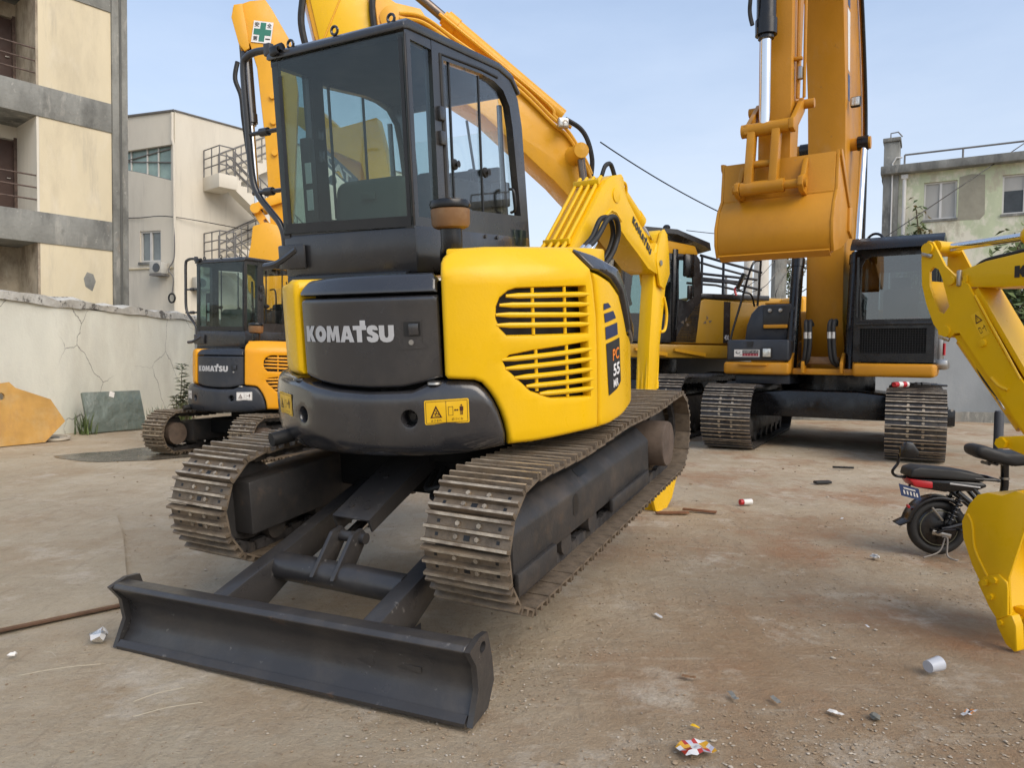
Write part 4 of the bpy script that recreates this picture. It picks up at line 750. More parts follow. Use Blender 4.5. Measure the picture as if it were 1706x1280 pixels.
def big_side():
    """amber excavator side on behind the small one, its boom reaching over the cab to the left"""
    rt = empty('excavator'); rt.matrix_world = rig(2.6, 15.0, 256)
    tag(rt, 'largest excavator, side on, its high amber boom arching over the small excavator', 'excavator', 'large excavators')
    U = Matrix.Rotation(R_(256 - 210), 4, 'Z')
    big_tracks(rt, U, 1.38, -2.7, 2.62, .53, .70, .216, 'wide2', lambda p: p.y > .6, frame_top=.72)
    cb = MB(); cb.add(extrude([(-1.3, .60), (1.3, .60), (1.1, 1.0), (-1.1, 1.0)], lambda a, c, d: U @ Vector((a, d, c)), -.9, .9, bev=.02)); cb.add(cyl((0, 0, .95), (0, 0, 1.40), .85, 36)); cb.build('carbody', M_BLACK, rt)
    for k in range(3): part('track_step', [U @ p for p in box((1.20 - 0, .2 + k * .9, .80), (.30, .55, .05), bev=.01)[0]] and (lambda vf: ([U @ p for p in vf[0]], vf[1]))(box((1.0, -.9 + k * .9, .76), (.26, .60, .06), bev=.01)), M_FRM, rt)
    part('platform', box((0, -1.0, 1.55), (2.98, 4.1, .26), bev=.03), M_TAN, rt)
    for u0 in (.05, -.75): part('step_plate', extrude([(u0, 1.45), (u0 + .65, 1.55), (u0 + .65, 1.60), (u0, 1.52)], side_fn(-1.52), -.04, .06), M_YELB, rt)
    part('engine_house', box((.35, -2.0, 2.2), (2.2, 2.0, 1.0), bev=.06, seg=3), M_TAN, rt)
    hp = [(-.05, 1.70), (-.22, 2.0), (-.52, 2.44), (-.72, 2.56), (-1.2, 2.54), (-1.9, 2.5), (-1.9, 1.70)]
    hs = part('side_panel', extrude(hp, side_fn(-1.5), 0, .5, bev=.03), M_TAN, rt)
    for i in range(6): part('vent_slot', box((-1.502, -.52 - .0, 2.20 + i * .045), (.006, .16, .018)), M_BLK, hs)
    dm = MB()
    for u, z in ((-.33, 2.08), (-.80, 2.12)):
        for k in range(3):
            a = k * 1.6 + u; c0_, c1_ = (u + .03 * math.cos(a), z + .04 * math.sin(a)), (u + .10 * math.cos(a + .5), z + .13 * math.sin(a + .5)); c2_ = (u + .05 * math.cos(a + 1.1), z + .08 * math.sin(a + 1.1))
            dm.add(([Vector((-1.5035, *q)) for q in (c0_, c1_, c2_)], [(0, 1, 2)]))
    dm.build('scroll_decal', mat('faded decal', (.17, .13, .09), .5), hs)
    sm = MB(); sm.add(extrude([(-1.14, 1.72), (-1.14, 2.52), (-1.28, 2.52), (-1.28, 1.72)], side_fn(-1.504), -.002, .0), 0)
    text('400', 0, 1, 0, 1, lambda x, y: (-1.5085, -1.16 - .10 * x, 1.78 + .10 * y), sm, 1, bold=.02); sm.build('stripe_decal', [M_GREY, M_WHT], hs)
    part('counterweight', extrude([(1.45 * math.cos(R_(a)), -2.9 - .75 * math.sin(R_(a))) for a in range(0, 181, 12)], lambda a, c, d: (a, c, d), 1.45, 2.7, bev=.08, seg=3), M_YELB, rt)
    # cab
    xl, xr, c0, c1 = -1.50, -.45, -.56, .95
    so = [(c0, 1.72), (c0 - .10, 2.6), (c0 - .05, 3.3), (c0 + .12, 3.5), (c1 - .15, 3.52), (c1, 3.2), (c1 + .02, 2.2), (c1 - .05, 1.72)]
    h1 = [(c0 + .55, 2.25), (c0 + .52, 3.28), (c1 - .22, 3.28), (c1 - .12, 2.25)]; h2 = [(c0 + .06, 2.60), (c0 + .10, 3.15), (c0 + .20, 3.28), (c0 + .38, 3.28), (c0 + .40, 2.55), (c0 + .2, 2.5)]
    for x in (xl, xr):
        part('cab_side', extrude(so, side_fn(x), 0, .05, holes=[h1, h2]), M_CAB, rt)
        for s in (h1, h2): part('side_window', extrude(s, side_fn(x + .025), -.003, .003), M_GLASSD, rt)
    part('cab_pillar', box((xl - .012, c0 + .47, 2.6), (.05, .10, 1.75), bev=.01), M_BLACK, rt); part('door_rail', tube(smooth([(xl - .04, c0 + .44, 1.95), (xl - .05, c0 + .42, 2.5), (xl - .04, c0 + .43, 3.1)]), .022, 8), M_BLACK, rt)
    part('cab_front', extrude([(xl, 1.72), (xl, 3.42), (xr + .05, 3.42), (xr + .05, 1.72)], lambda a, c, d: (a, c1 - .03 + d, c), 0, .04, holes=[[(xl + .08, 2.0), (xl + .08, 3.32), (xr - .03, 3.32), (xr - .03, 2.0)]]), M_CAB, rt)
    part('windscreen', extrude([(xl + .08, 2.0), (xl + .08, 3.32), (xr - .03, 3.32), (xr - .03, 2.0)], lambda a, c, d: (a, c1 - .01 + d, c), 0, .006), M_GLASSB, rt)
    part('cab_back', box(((xl + xr) / 2 + .02, c0 - .04, 2.15), (1.0, .05, .8)), M_CAB, rt); part('cab_floor', box(((xl + xr) / 2, .2, 1.75), (1.05, 1.5, .06)), M_INT, rt)
    part('cab_roof', extrude([(c0 - .02, 3.38), (c0 + .05, 3.56), (.1, 3.64), (c1 - .15, 3.60), (c1, 3.42), (c1 - .1, 3.40)], side_fn(0), xl - .01, xr + .06, bev=.03), M_YELB, rt)
    part('roof_guard', extrude([(c0 - .25, 3.48), (c0 - .22, 3.62), (-.1, 3.84), (.55, 3.86), (1.15, 3.84), (1.15, 3.76), (.55, 3.78), (-.1, 3.75), (c0 - .12, 3.55)], side_fn(0), xl - .06, xr + .10), M_CAB, rt)
    part('beacon', lathe([(.07, 0), (.07, .10), (.04, .13), (0, .13)], (xl + .15, .02, 3.82), (0, 0, 1), 14), M_BLACK, rt)
    part('mirror', box((xl - .16, c0 + .26, 3.16), (.10, .22, .42), bev=.03), M_BLACK, rt); part('mirror_arm', tube(smooth([(xl, c0 + .48, 3.3), (xl - .12, c0 + .36, 3.32), (xl - .16, c0 + .28, 3.2)]), .018, 8), M_BLACK, rt); part('mirror', box((xl - .14, c0 + .22, 2.66), (.06, .10, .26), bev=.02), M_BLACK, rt)
    st = MB(); st.add(box((-.98, -.05, 2.45), (.5, .16, .8), bev=.06)); st.add(box((-.98, .2, 2.1), (.5, .5, .16), bev=.05)); st.build('seat', M_INT, rt); part('cushion', box((-1.1, .62, 2.15), (.5, .4, .22), bev=.06), M_RED, rt)
    # catwalk rails on top
    part('catwalk', box((-1.2, -1.42, 2.62), (.5, 1.5, .10), bev=.015), M_CAB, rt)
    rl = [[(-1.42, -.66, 3.40), (-1.42, -1.30, 3.26), (-1.42, -2.0, 3.12)], [(-1.42, -.66, 3.05), (-1.42, -1.9, 2.98)], [(-1.42, -.66, 2.92), (-1.42, -1.30, 2.90), (-1.42, -2.0, 2.78)], [(-1.42, -1.16, 3.28), (-1.42, -1.16, 2.66)], [(-1.42, -1.95, 3.12), (-1.42, -1.95, 2.66)], [(-1.42, -.70, 3.38), (-1.42, -.70, 2.6)]]
    for q in rl: part('guard_rail', tube(q, .026, 8), M_NAVY, rt)
    for q in rl[:3]: part('guard_rail', tube([(-.9, p[1], p[2]) for p in q], .024, 8), M_NAVY, rt)
    # boom
    bp = [(.62, 2.3), (.84, 3.15), (1.5, 4.46), (1.67, 4.61), (1.94, 4.87), (2.27, 5.13), (2.58, 5.39), (3.01, 5.72), (3.38, 6.02), (4.14, 6.42), (5.3, 6.75), (6.45, 7.0), (6.52, 7.15), (6.68, 7.8), (6.95, 8.7), (6.6, 8.95), (6.2, 8.75), (5.5, 8.18), (5.07, 7.93), (4.61, 7.88), (4.48, 7.70), (3.83, 7.28), (2.75, 6.68), (1.98, 5.99), (1.68, 5.80), (1.32, 5.27), (1.15, 4.9), (.55, 3.6), (.25, 2.5)]
    bo = part('boom', extrude(bp, side_fn(0), -.35, .35, bev=.015), M_YELB, rt)
    part('boom_plate', extrude([(5.30, 6.80), (6.42, 7.06), (6.62, 7.9), (6.4, 8.8), (5.75, 8.25), (5.45, 7.6)], side_fn(-.362), -.012, .01, bev=.004), M_YEL, bo)  # brighter yellow than the boom: stronger light at the tip put into colour
    for a in ((5.9, 8.3, 6.35, 7.1), (5.45, 7.9, 5.3, 6.9)): part('boom_seam', tube([(-.378, a[0], a[1]), (-.378, a[2], a[3])], .015, 6), M_YELB, bo)
    part('boom_boss', lathe([(.24, 0), (.24, .03), (.14, .05), (0, .05)], (-.352, 5.12, 7.62), (-1, 0, 0), 20), M_YELB, bo); 
    part('cylinder_boss', lathe([(.20, 0), (.17, .06), (.15, .30), (.15, .42), (0, .43)], (-.352, 1.55, 5.40), (-1, 0, 0), 20), M_YELB, bo)
    for dx, dz in ((0, .0), (.0, .10)):
        part('boom_pipe', tube(smooth([(-.40, 5.0, 7.62 + dz), (-.40, 4.55, 7.60 + dz), (-.40, 3.85, 7.20 + dz), (-.40, 2.78, 6.60 + dz), (-.40, 2.02, 5.98 + dz), (-.40, 1.70, 5.75 + dz), (-.40, 1.35, 5.25 + dz), (-.40, 1.2, 4.95 + dz)]), .035, 8), M_YELB, bo)
    part('boom_lamp', box((-.55, 1.86, 5.95), (.10, .22, .20), bev=.03), M_STEEL, bo); part('lamp_lens', box((-.607, 1.86, 5.95), (.02, .17, .14), bev=.01), M_LAMP, bo)
    hyd(rt, (-.1, 1.75, 6.22), (-.1, 5.6, 8.9), .61, .16, .09, M_YELB, mat('dark rod', (.16, .13, .11), .3, metal=.7), name='arm_cylinder')
    part('cylinder_pipe', tube(smooth([(-.30, 4.25, 7.85), (-.30, 3.4, 7.28), (-.30, 2.1, 6.38), (-.30, 1.95, 6.15), (-.34, 1.62, 5.95)]), .035, 8), M_YELB, rt); part('cylinder_hose', tube(smooth([(-.36, 1.75, 6.10), (-.36, 1.45, 5.95), (-.36, 1.28, 5.72), (-.36, 1.18, 5.35), (-.36, 1.2, 5.0)]), .05, 8), M_RUB, rt)
    for x in (-.62, .62): hyd(rt, (x, 1.0, 1.75), (x, 1.52, 5.38), .52, .12, .075, M_YELB, mat('dark rod', (.16, .13, .11), .3, metal=.7), name='boom_cylinder')
    part('boom_hose', tube(smooth([(-.42, 6.62, 8.9), (-.42, 6.70, 7.9), (-.42, 6.74, 7.3), (-.42, 6.60, 6.7)]), .06, 8), M_RUB, rt); part('boom_hose', tube(smooth([(-.44, 5.46, 8.3), (-.45, 5.50, 7.7), (-.44, 5.40, 7.0)]), .06, 8), M_RUB, rt)
    # arm hanging at the boom tip
    ap = [(7.92, 7.30), (7.90, 7.50), (7.62, 7.64), (7.36, 7.70), (7.25, 7.55), (6.92, 7.0), (6.80, 6.2), (6.86, 4.2), (6.92, 3.45), (7.12, 3.30), (7.26, 3.5), (7.30, 4.15), (7.36, 5.2), (7.50, 6.5), (7.62, 6.9), (7.70, 6.80), (7.78, 6.80)]
    ar = part('arm', extrude(ap, side_fn(0), -.33, .10, bev=.015), M_YELB, rt)
    part('arm_bracket', extrude([(7.92, 7.30), (7.88, 7.52), (7.74, 7.56), (7.66, 7.1), (7.62, 6.80), (7.70, 6.74), (7.80, 6.86)], side_fn(-.35), -.02, .03, bev=.006), M_YELB, ar)
    for z in (6.0, 5.55, 5.0): part('arm_boss', lathe([(.05, 0), (.05, .05), (0, .05)], (-.34, 7.24 - (6 - z) * .04, z), (-1, 0, 0), 12), M_YELB, ar)
    cm = MB(); k = lambda x, y, d: (-.347 - d, 7.545 - .33 * x - .05 * (y - 1), 6.92 + .38 * y)
    def cs(x0, y0, x1, y1, d, m): cm.add(([Vector(k(*p, d)) for p in ((x0, y0), (x1, y0), (x1, y1), (x0, y1))], [(0, 1, 2, 3)]), m)
    cs(0, 0, 1, 1, 0, 0)
    cr_ = [(.36, .06), (.64, .06), (.64, .36), (.94, .36), (.94, .64), (.64, .64), (.64, .94), (.36, .94), (.36, .64), (.06, .64), (.06, .36), (.36, .36)]
    v, f = cdt(cr_); cm.add(([Vector(k(p.x, p.y, .003)) for p in v], f), 1)
    for ch, x, y in (('安', .06, .72), ('全', .69, .72), ('第', .06, .08), ('一', .69, .17)): text(ch, x, x + .24, y, .06 if ch == '一' else .22, lambda a, b_: k(a, b_, .003), cm, 2, bold=.02)
    cm.build('safety_sign', [M_WHT, M_GRN, M_BLK], ar)
    hyd(rt, (-.12, 7.72, 6.95), (-.12, 7.50, 3.98), .47, .105, .055, M_GREY, name='bucket_cylinder'); part('cylinder_hose', tube(smooth([(-.2, 7.84, 6.6), (-.2, 7.88, 6.3), (-.2, 7.78, 6.0), (-.2, 7.74, 5.6), (-.2, 7.66, 5.0)]), .04, 8), M_RUB, rt)
    part('rod_eye', cyl((-.28, 7.50, 3.96), (.04, 7.50, 3.96), .10, 14), M_GREY, rt)
    part('link_pin', cyl((-.48, 7.52, 3.98), (.24, 7.52, 3.98), .085, 16), M_YELB, rt)
    for t in (-.40, .16): part('rocker', extrude([(7.58, 3.92), (7.56, 4.06), (7.0, 4.36), (6.92, 4.28), (6.96, 4.16)], side_fn(t), -.03, .03, bev=.008), M_YELB, rt)
    part('h_link', extrude([(7.58, 3.94), (7.46, 4.02), (7.06, 3.42), (7.18, 3.30)], side_fn(-.12), -.18, .18, holes=[[(7.40, 3.80), (7.32, 3.70), (7.28, 3.74), (7.36, 3.84)]]), M_YELB, rt)
    bk = [(7.52, 3.60), (7.55, 3.30), (7.62, 2.9), (7.60, 2.5), (7.35, 2.15), (6.9, 2.0), (6.2, 2.2), (6.3, 2.7), (6.75, 3.2), (7.0, 3.62), (7.3, 3.68)]
    bu = part('bucket', extrude(bk, side_fn(-.10), -.75, .75, bev=.02), M_YELB, rt)
    for i in range(5): part('bucket_tooth', extrude([(6.22, 2.16), (6.28, 2.28), (5.95, 2.30), (5.94, 2.27)], side_fn(-.7 + i * .3), -.05, .05), M_YELB, bu)
    return rt

def right_digger():
    """front end of a small yellow excavator whose body stands outside the picture on the right"""
    rt = empty('excavator'); rt.matrix_world = rig(3.48, 1.54, 336.4)
    tag(rt, 'bright yellow digger arm with its bucket teeth down, beside the electric scooter', 'excavator')
    Y = M_YELE
    pl = [(2.70, 2.02), (2.735, 1.985), (2.738, 1.92), (2.73, 1.78), (2.70, 1.67), (2.655, 1.56), (2.61, 1.50), (2.58, 1.475), (2.555, 1.485), (2.535, 1.505), (2.505, 1.505), (2.48, 1.47), (2.35, 1.285), (2.20, 1.06), (2.13, .97), (2.05, 1.0), (2.05, 1.08), (2.24, 1.34), (2.34, 1.51), (2.45, 1.72), (2.47, 1.76), (2.53, 1.80), (2.56, 1.83), (2.60, 1.87), (2.64, 1.945), (2.675, 2.01)]
    ho = [(2.665, 1.872), (2.688, 1.85), (2.684, 1.77), (2.655, 1.69), (2.625, 1.625), (2.595, 1.612), (2.567, 1.65), (2.59, 1.73), (2.615, 1.81), (2.635, 1.855)]
    ar = empty('arm'); ar.parent = rt
    a1 = part('arm', extrude(pl, side_fn(-.115), -.006, .012, holes=[ho]), Y, rt); bpy.data.objects.remove(ar)
    part('side_plate', extrude(pl, side_fn(.105), -.012, .006, holes=[ho]), Y, a1)
    part('front_plate', extrude([(2.45, 1.72), (2.05, 1.05), (2.03, 1.06), (2.43, 1.74)], side_fn(0), -.10, .095), Y, a1)
    part('rear_plate', extrude([(2.55, 1.49), (2.49, 1.50), (2.13, .97), (2.15, .96)], side_fn(0), -.10, .095), Y, a1); part('inner_plate', extrude([(2.73, 1.80), (2.66, 1.57), (2.60, 1.50), (2.58, 1.52), (2.64, 1.60), (2.71, 1.80)], side_fn(0), -.10, .095), Y, a1)
    part('arm_seam', tube([(-.1215, 2.43, 1.70), (-.1215, 2.19, 1.27)], .006, 6), Y, a1)
    part('arm_boss', lathe([(.022, 0), (.018, .012), (0, .014)], (-.121, 2.38, 1.45), (-1, 0, 0), 14), Y, a1); part('arm_rib', tube(smooth([(-.122, 2.33, 1.275), (-.122, 2.29, 1.235), (-.122, 2.245, 1.215)]), .009, 6), Y, a1)
    for u, z in ((2.70, 1.975), (2.585, 1.515)):
        part('link_pin', cyl((-.135, u, z), (.125, u, z), .032, 16), Y, a1); part('pin_retainer', box((-.129, u - .0, z - .035), (.014, .065, .022), (R_(20), 0, 0), bev=.005), M_STEEL, a1)
    # boom coming from the machine
    bm_ = [(2.55, 1.79), (2.565, 1.775), (2.56, 1.755), (2.53, 1.75), (2.35, 1.735), (2.0, 1.72), (1.5, 1.66), (1.0, 1.42), (.72, 1.12), (.60, 1.20), (.85, 1.62), (1.3, 1.90), (1.8, 1.935), (2.2, 1.895), (2.39, 1.872), (2.51, 1.84), (2.545, 1.815)]
    bo = part('boom', extrude(bm_, side_fn(0), -.105, .085, bev=.004), Y, rt)
    lt = MB(); block_word('KOMATSU', 0, 1, 0, 1, lambda x, y: (-.1085, 2.245 - .50 * x, 1.772 + .058 * y), lt); lt.build('boom_lettering', M_BLK, bo)
    part('boom_pin', cyl((-.14, 2.555, 1.785), (.13, 2.555, 1.785), .022, 14), Y, bo); part('pin_clip', box((-.125, 2.515, 1.795), (.02, .022, .085), bev=.006), M_STEEL, bo); part('clip_bracket', box((-.112, 2.49, 1.79), (.01, .02, .035)), Y, bo)
    for i in range(3): part('boom_hose', tube(smooth([(-.03 + .03 * i, 2.50, 1.845), (-.03 + .03 * i, 2.44, 1.885 + .006 * i), (-.03 + .03 * i, 2.30, 1.905), (-.03 + .03 * i, 2.1, 1.93)]), .011, 8), M_RUB, bo)
    hyd(rt, (0, 1.0, 1.99), (0, 2.68, 1.985), .72, .045, .022, Y, name='arm_cylinder', glands=False)
    part('cylinder_head', lathe([(.03, -.02), (.052, 0), (.052, .05), (.035, .07)], (0, 2.20, 1.988), (0, 1, 0), 18), Y, rt); part('cylinder_eye', cyl((-.09, 2.68, 1.985), (.08, 2.68, 1.985), .036, 16), Y, rt)
    hyd(rt, (-.0, 2.55, 1.48), (-.0, 2.17, .96), .86, .052, .022, Y, name='bucket_cylinder', glands=False)
    part('bucket_hose', tube(smooth([(-.06, 2.47, 1.47), (-.07, 2.44, 1.38), (-.075, 2.42, 1.31), (-.075, 2.37, 1.235), (-.07, 2.32, 1.175)]), .013, 8), M_RUB, rt); part('hose_fitting', tube([(-.07, 2.325, 1.18), (-.068, 2.29, 1.125), (-.067, 2.285, 1.115)], [.015, .017, .012], 8), M_CHROME, rt); part('hose_block', box((-.06, 2.275, 1.10), (.03, .03, .03), bev=.006), Y, rt)
    # warning label on the arm
    lb = MB(); A, B_, C_, D_ = (2.45, 1.595), (2.405, 1.62), (2.345, 1.505), (2.39, 1.475)
    def lf(x, y, d=0): u = A[0] + (B_[0] - A[0]) * x + (D_[0] - A[0]) * y; z = A[1] + (B_[1] - A[1]) * x + (D_[1] - A[1]) * y; return Vector((-.1225 - d, u, z))
    lb.add(([lf(*p) for p in ((0, 0), (1, 0), (1, 1), (0, 1))], [(0, 1, 2, 3)]), 0)
    v, f = cdt([(.15, .42), (.9, .42), (.52, .06)], [[(.28, .38), (.77, .38), (.52, .15)]]); lb.add(([lf(p.x, p.y, .002) for p in v], f), 1)
    for pts in ([(.48, .34), (.54, .26), (.5, .2)], [(.18, .62), (.4, .62), (.42, .82), (.2, .84), (.18, .62)], [(.55, .7), (.68, .7)], [(.8, .58), (.82, .86)], [(.72, .66), (.9, .66)]): v, f = cdt(thick(pts, .035)); lb.add(([lf(p.x, p.y, .002) for p in v], f), 1)
    lb.build('warning_label', [M_STK, M_INK], a1)
    # links and bucket
    part('bucket_link', extrude([(2.245, .985), (2.26, .955), (2.24, .925), (2.20, .93), (2.10, .90), (1.98, .72), (1.92, .74), (1.95, .86), (2.05, 1.0), (2.13, 1.0), (2.20, .99)], side_fn(-.165), -.02, .02, bev=.006), Y, rt)
    part('bucket_link', extrude([(2.245, .985), (2.26, .955), (2.24, .925), (2.20, .93), (2.10, .90), (1.98, .72), (1.92, .74), (1.95, .86), (2.05, 1.0), (2.13, 1.0), (2.20, .99)], side_fn(.14), -.02, .02, bev=.006), Y, rt)
    part('link_pin', cyl((-.205, 2.225, .955), (.17, 2.225, .955), .028, 6), Y, rt)
    part('bucket_arm', extrude([(2.14, 1.0), (2.05, 1.0), (2.0, .70), (2.12, .70)], side_fn(0), -.06, .06, bev=.006), Y, rt)
    out_ = [(2.13, .735), (2.19, .702), (2.26, .705), (2.31, .685), (2.35, .63), (2.385, .535), (2.375, .45), (2.325, .325), (2.275, .24), (2.225, .145), (2.185, .10)]
    inn = [(2.20, .115), (2.255, .245), (2.305, .335), (2.355, .45), (2.362, .53), (2.33, .62), (2.30, .665), (2.26, .685), (2.19, .682), (2.125, .71)]
    bu = part('bucket', extrude(out_ + inn, side_fn(0), -.215, .275), Y, rt)
    ch = out_ + [(2.13, .13), (2.14, .26), (2.145, .31), (2.075, .58), (2.07, .70), (2.09, .73)]
    for t, s in ((-.222, 1), (.28, 1)): part('bucket_cheek', extrude(ch, side_fn(t), -.008, .008, bev=.003), Y, bu)
    part('cheek_weld', tube(smooth([(-.231, 2.355, .58), (-.231, 2.33, .53), (-.231, 2.312, .41), (-.231, 2.245, .29)]), .006, 6), Y, bu)
    cp = part('side_cutter', extrude([(2.25, .29), (2.185, .318), (2.145, .29), (2.14, .26), (2.135, .13), (2.185, .095), (2.225, .145), (2.285, .25)], side_fn(-.236), -.008, .006, bev=.003), Y, bu)
    for u, z in ((2.242, .262), (2.20, .285), (2.215, .20)): part('bolt', cyl((-.244, u, z), (-.262, u, z), .016, 6), Y, cp)
    for i in range(4):
        t = -.205 + i * .15; th_ = [(2.205, .135), (2.19, .06), (2.145, -.015), (2.105, -.038), (2.09, -.028), (2.10, .09), (2.12, .135)]
        tt = part('bucket_tooth', extrude(th_, side_fn(t), -.030, .030, bev=.006), Y, bu); part('tooth_pin', cyl((t - .045, 2.17, .085), (t + .045, 2.17, .085), .013, 8), Y, tt)
    rt.location.z += .034
    return rt

def scooter():
    rt = empty('electric_scooter', (3.07, 5.10, 0)); rt.rotation_euler = (0, 0, R_(-8)); tag(rt, 'small black electric scooter parked on its stand behind the yellow digger bucket', 'scooter')
    B = M_BLACK; r = .20                                       # local x: forward (to the right), y: away, z: up; the rear axle is the origin's foot
    w_ = MB(); w_.add(tube([(.165 * math.cos(a), 0, .20 + .165 * math.sin(a)) for a in [2 * math.pi * i / 40 for i in range(40)]] + [(.165, 0, .20)], .036, 10, False)); wh = w_.build('rear_wheel', M_RUB, rt)
    rm = MB(); rm.add(lathe([(.03, -.045), (.12, -.035), (.14, -.02), (.14, .02), (.12, .035), (.03, .045)], (0, 0, .20), (0, 1, 0), 36)); rm.build('rim', B, wh); part('hub_ring', tube([(.125 * math.cos(a), -.034, .20 + .125 * math.sin(a)) for a in [2 * math.pi * i / 32 for i in range(33)]], .004, 6), mat('dull brass', (.10, .095, .06), .5), wh)
    fd = [(.225 * math.cos(R_(a)), .225 * math.sin(R_(a))) for a in range(48, 176, 8)] + [(-.285, .012)] + [(-.27, .0)] + [(.20 * math.cos(R_(a)), .20 * math.sin(R_(a))) for a in range(170, 46, -8)]
    part('fender', extrude(fd, lambda a, c, d: (a, d, .205 + c), -.065, .065, bev=.012), B, rt)
    part('tail_reflector', box((-.205, -.02, .345), (.02, .035, .03), (0, R_(-30), 0), bev=.01), M_RED, rt)
    nm = MB(); nf = lambda x, y, d: Vector((-.275 + .125 * x - .02 * y, -.08 - d - .02 * x, .432 + .085 * y - .03 * x)); nm.add(([nf(*p, 0) for p in ((0, 0), (1, 0), (1, 1), (0, 1))], [(0, 1, 2, 3)]), 0); nm.add(([nf(p[0], p[1], -.004) for p in ((0, 0), (1, 0), (1, 1), (0, 1))], [(0, 3, 2, 1)]), 0)
    for x in (.15, .32, .49, .66, .80): nm.add(([nf(*p, .002) for p in ((x, .22), (x + .08, .22), (x + .08, .55), (x, .55))], [(0, 1, 2, 3)]), 1)
    nm.add(([nf(*p, .002) for p in ((.2, .68), (.8, .68), (.8, .8), (.2, .8))], [(0, 1, 2, 3)]), 1); nm.build('number_plate', [mat('plate blue', (.03, .055, .14), .5), M_STKW], rt)
    part('plate_bracket', tube([(-.19, 0, .50), (-.22, -.06, .48)], .008, 6), B, rt)
    part('pillion_seat', extrude([(-.23, .565), (-.215, .625), (-.16, .642), (.10, .625), (.24, .60), (.275, .575), (.26, .548), (.0, .56)], lambda a, c, d: (a, d, c), -.10, .10, bev=.022, seg=3), M_RUB, rt)
    sd_ = part('seat_shell', extrude([(-.225, .56), (.26, .545), (.30, .515), (.22, .48), (.02, .465), (-.16, .49), (-.20, .52)], lambda a, c, d: (a, d, c), -.085, .085, bev=.02), B, rt)
    part('brand_strip', extrude([(.04, .525), (.24, .505), (.24, .515), (.04, .537)], lambda a, c, d: (a, d, c), -.0885, -.086), M_LET, sd_)
    part('tail_lamp', extrude([(-.232, .555), (-.07, .54), (-.07, .488), (-.19, .495)], lambda a, c, d: (a, d, c), -.092, .092, bev=.012), M_RED, rt)
    part('grab_rail', tube(smooth([(.20, -.09, .57), (.33, -.085, .565), (.375, -.05, .555), (.375, .05, .555), (.33, .085, .565), (.20, .09, .57)]), .012, 8), B, rt)
    for y in (-.07, .07):
        part('frame_tube', tube([(.10, y, .47), (.28, y, .32), (.52, y, .31)], .018, 8), B, rt); part('frame_tube', tube([(.20, y, .50), (.36, y, .31)], .016, 8), B, rt); part('swing_arm', tube([(.0, y * 1.1, .20), (.22, y, .27), (.34, y, .32)], .018, 8), B, rt)
        sh = MB(); sh.add(cyl((.045, y * 1.2, .24), (.125, y, .44), .013, 8)); 
        for k in range(6): sh.add(lathe([(.026, -.006), (.031, 0), (.026, .006)], Vector((.06, y * 1.15, .275)).lerp(Vector((.115, y, .41)), k / 5), (.3, 0, 1), 12))
        sh.build('shock_absorber', B, rt)
    part('battery_box', box((.62, 0, .33), (.34, .16, .12), bev=.03), B, rt)
    part('saddle_post', tube([(.42, 0, .31), (.44, 0, .52), (.435, 0, .70)], .026, 12), B, rt); part('post_clamp', cyl((.437, 0, .56), (.437, 0, .575), .031, 12), M_STEEL, rt)
    part('rider_saddle', extrude([(.20, .80), (.20, .735), (.28, .70), (.46, .665), (.60, .68), (.74, .735), (.80, .80), (.74, .815), (.56, .765), (.40, .76), (.26, .805)], lambda a, c, d: (a, d, c), -.11, .11, bev=.03, seg=3), M_RUB, rt)
    sp = MB(); sp.add(box((.40, 0, .69), (.14, .08, .025), bev=.006)); [sp.add(cyl((.31 + k * .05, -.05, .672), (.31 + k * .05, .05, .672), .012, 8)) for k in range(4)]; sp.build('saddle_spring', B, rt)
    part('pedal_crank', tube([(-.04, -.10, .18), (.01, -.11, .205), (.20, -.12, .215)], .012, 8), B, rt); part('foot_peg', box((.15, -.14, .215), (.15, .07, .022), bev=.008), B, rt)
    ks = MB(); ks.add(tube(smooth([(.0, -.085, .15), (.03, -.10, .14), (.02, -.13, .03), (.06, -.16, .006), (.08, -.15, .006)]), .007, 8)); ks.add(tube(smooth([(.02, -.09, .145), (-.03, -.12, .05), (-.14, -.14, .008)]), .006, 8)); ks.build('side_stand', mat('dull stand steel', (.20, .18, .16), .55, metal=.4), rt)
    part('axle_bracket', box((.0, -.075, .165), (.13, .02, .035), (0, R_(12), 0), bev=.006), M_STEEL, rt); part('chain_stay', tube([(-.06, -.06, .35), (.01, -.07, .26)], .008, 6), M_STEEL, rt)
    # front end, past the digger's bucket
    part('foot_board', box((.86, 0, .25), (.30, .22, .04), bev=.015), B, rt); part('front_fork', tube([(1.02, 0, .26), (1.10, 0, .62), (1.03, 0, .98)], .026, 10), B, rt); part('front_wheel', tube([(1.28 + .165 * math.cos(a), 0, .20 + .165 * math.sin(a)) for a in [2 * math.pi * i / 32 for i in range(33)]], .036, 8, False), M_RUB, rt); part('front_rim', lathe([(.03, -.04), (.14, -.02), (.14, .02), (.03, .04)], (1.28, 0, .20), (0, 1, 0), 30), B, rt); part('fork_leg', tube([(1.08, .07, .5), (1.28, .07, .2)], .016, 8), B, rt)
    part('handlebar', tube(smooth([(1.0, -.30, .99), (1.03, -.12, 1.0), (1.03, .12, 1.0), (1.0, .30, .99)]), .013, 8), B, rt)
    part('mirror_stalk', tube(smooth([(-.23, -.02, .555), (-.30, -.03, .565), (-.325, -.04, .60), (-.29, -.04, .66), (-.285, -.04, .72)]), .010, 8), B, rt)
    part('mirror', extrude([(-.06, -.05), (-.055, .02), (-.02, .065), (.03, .06), (.075, -.01), (.06, -.05)], lambda a, c, d: (-.23 + a, -.05 + d, .75 + c), -.02, .02, bev=.012), B, rt)
    return rt
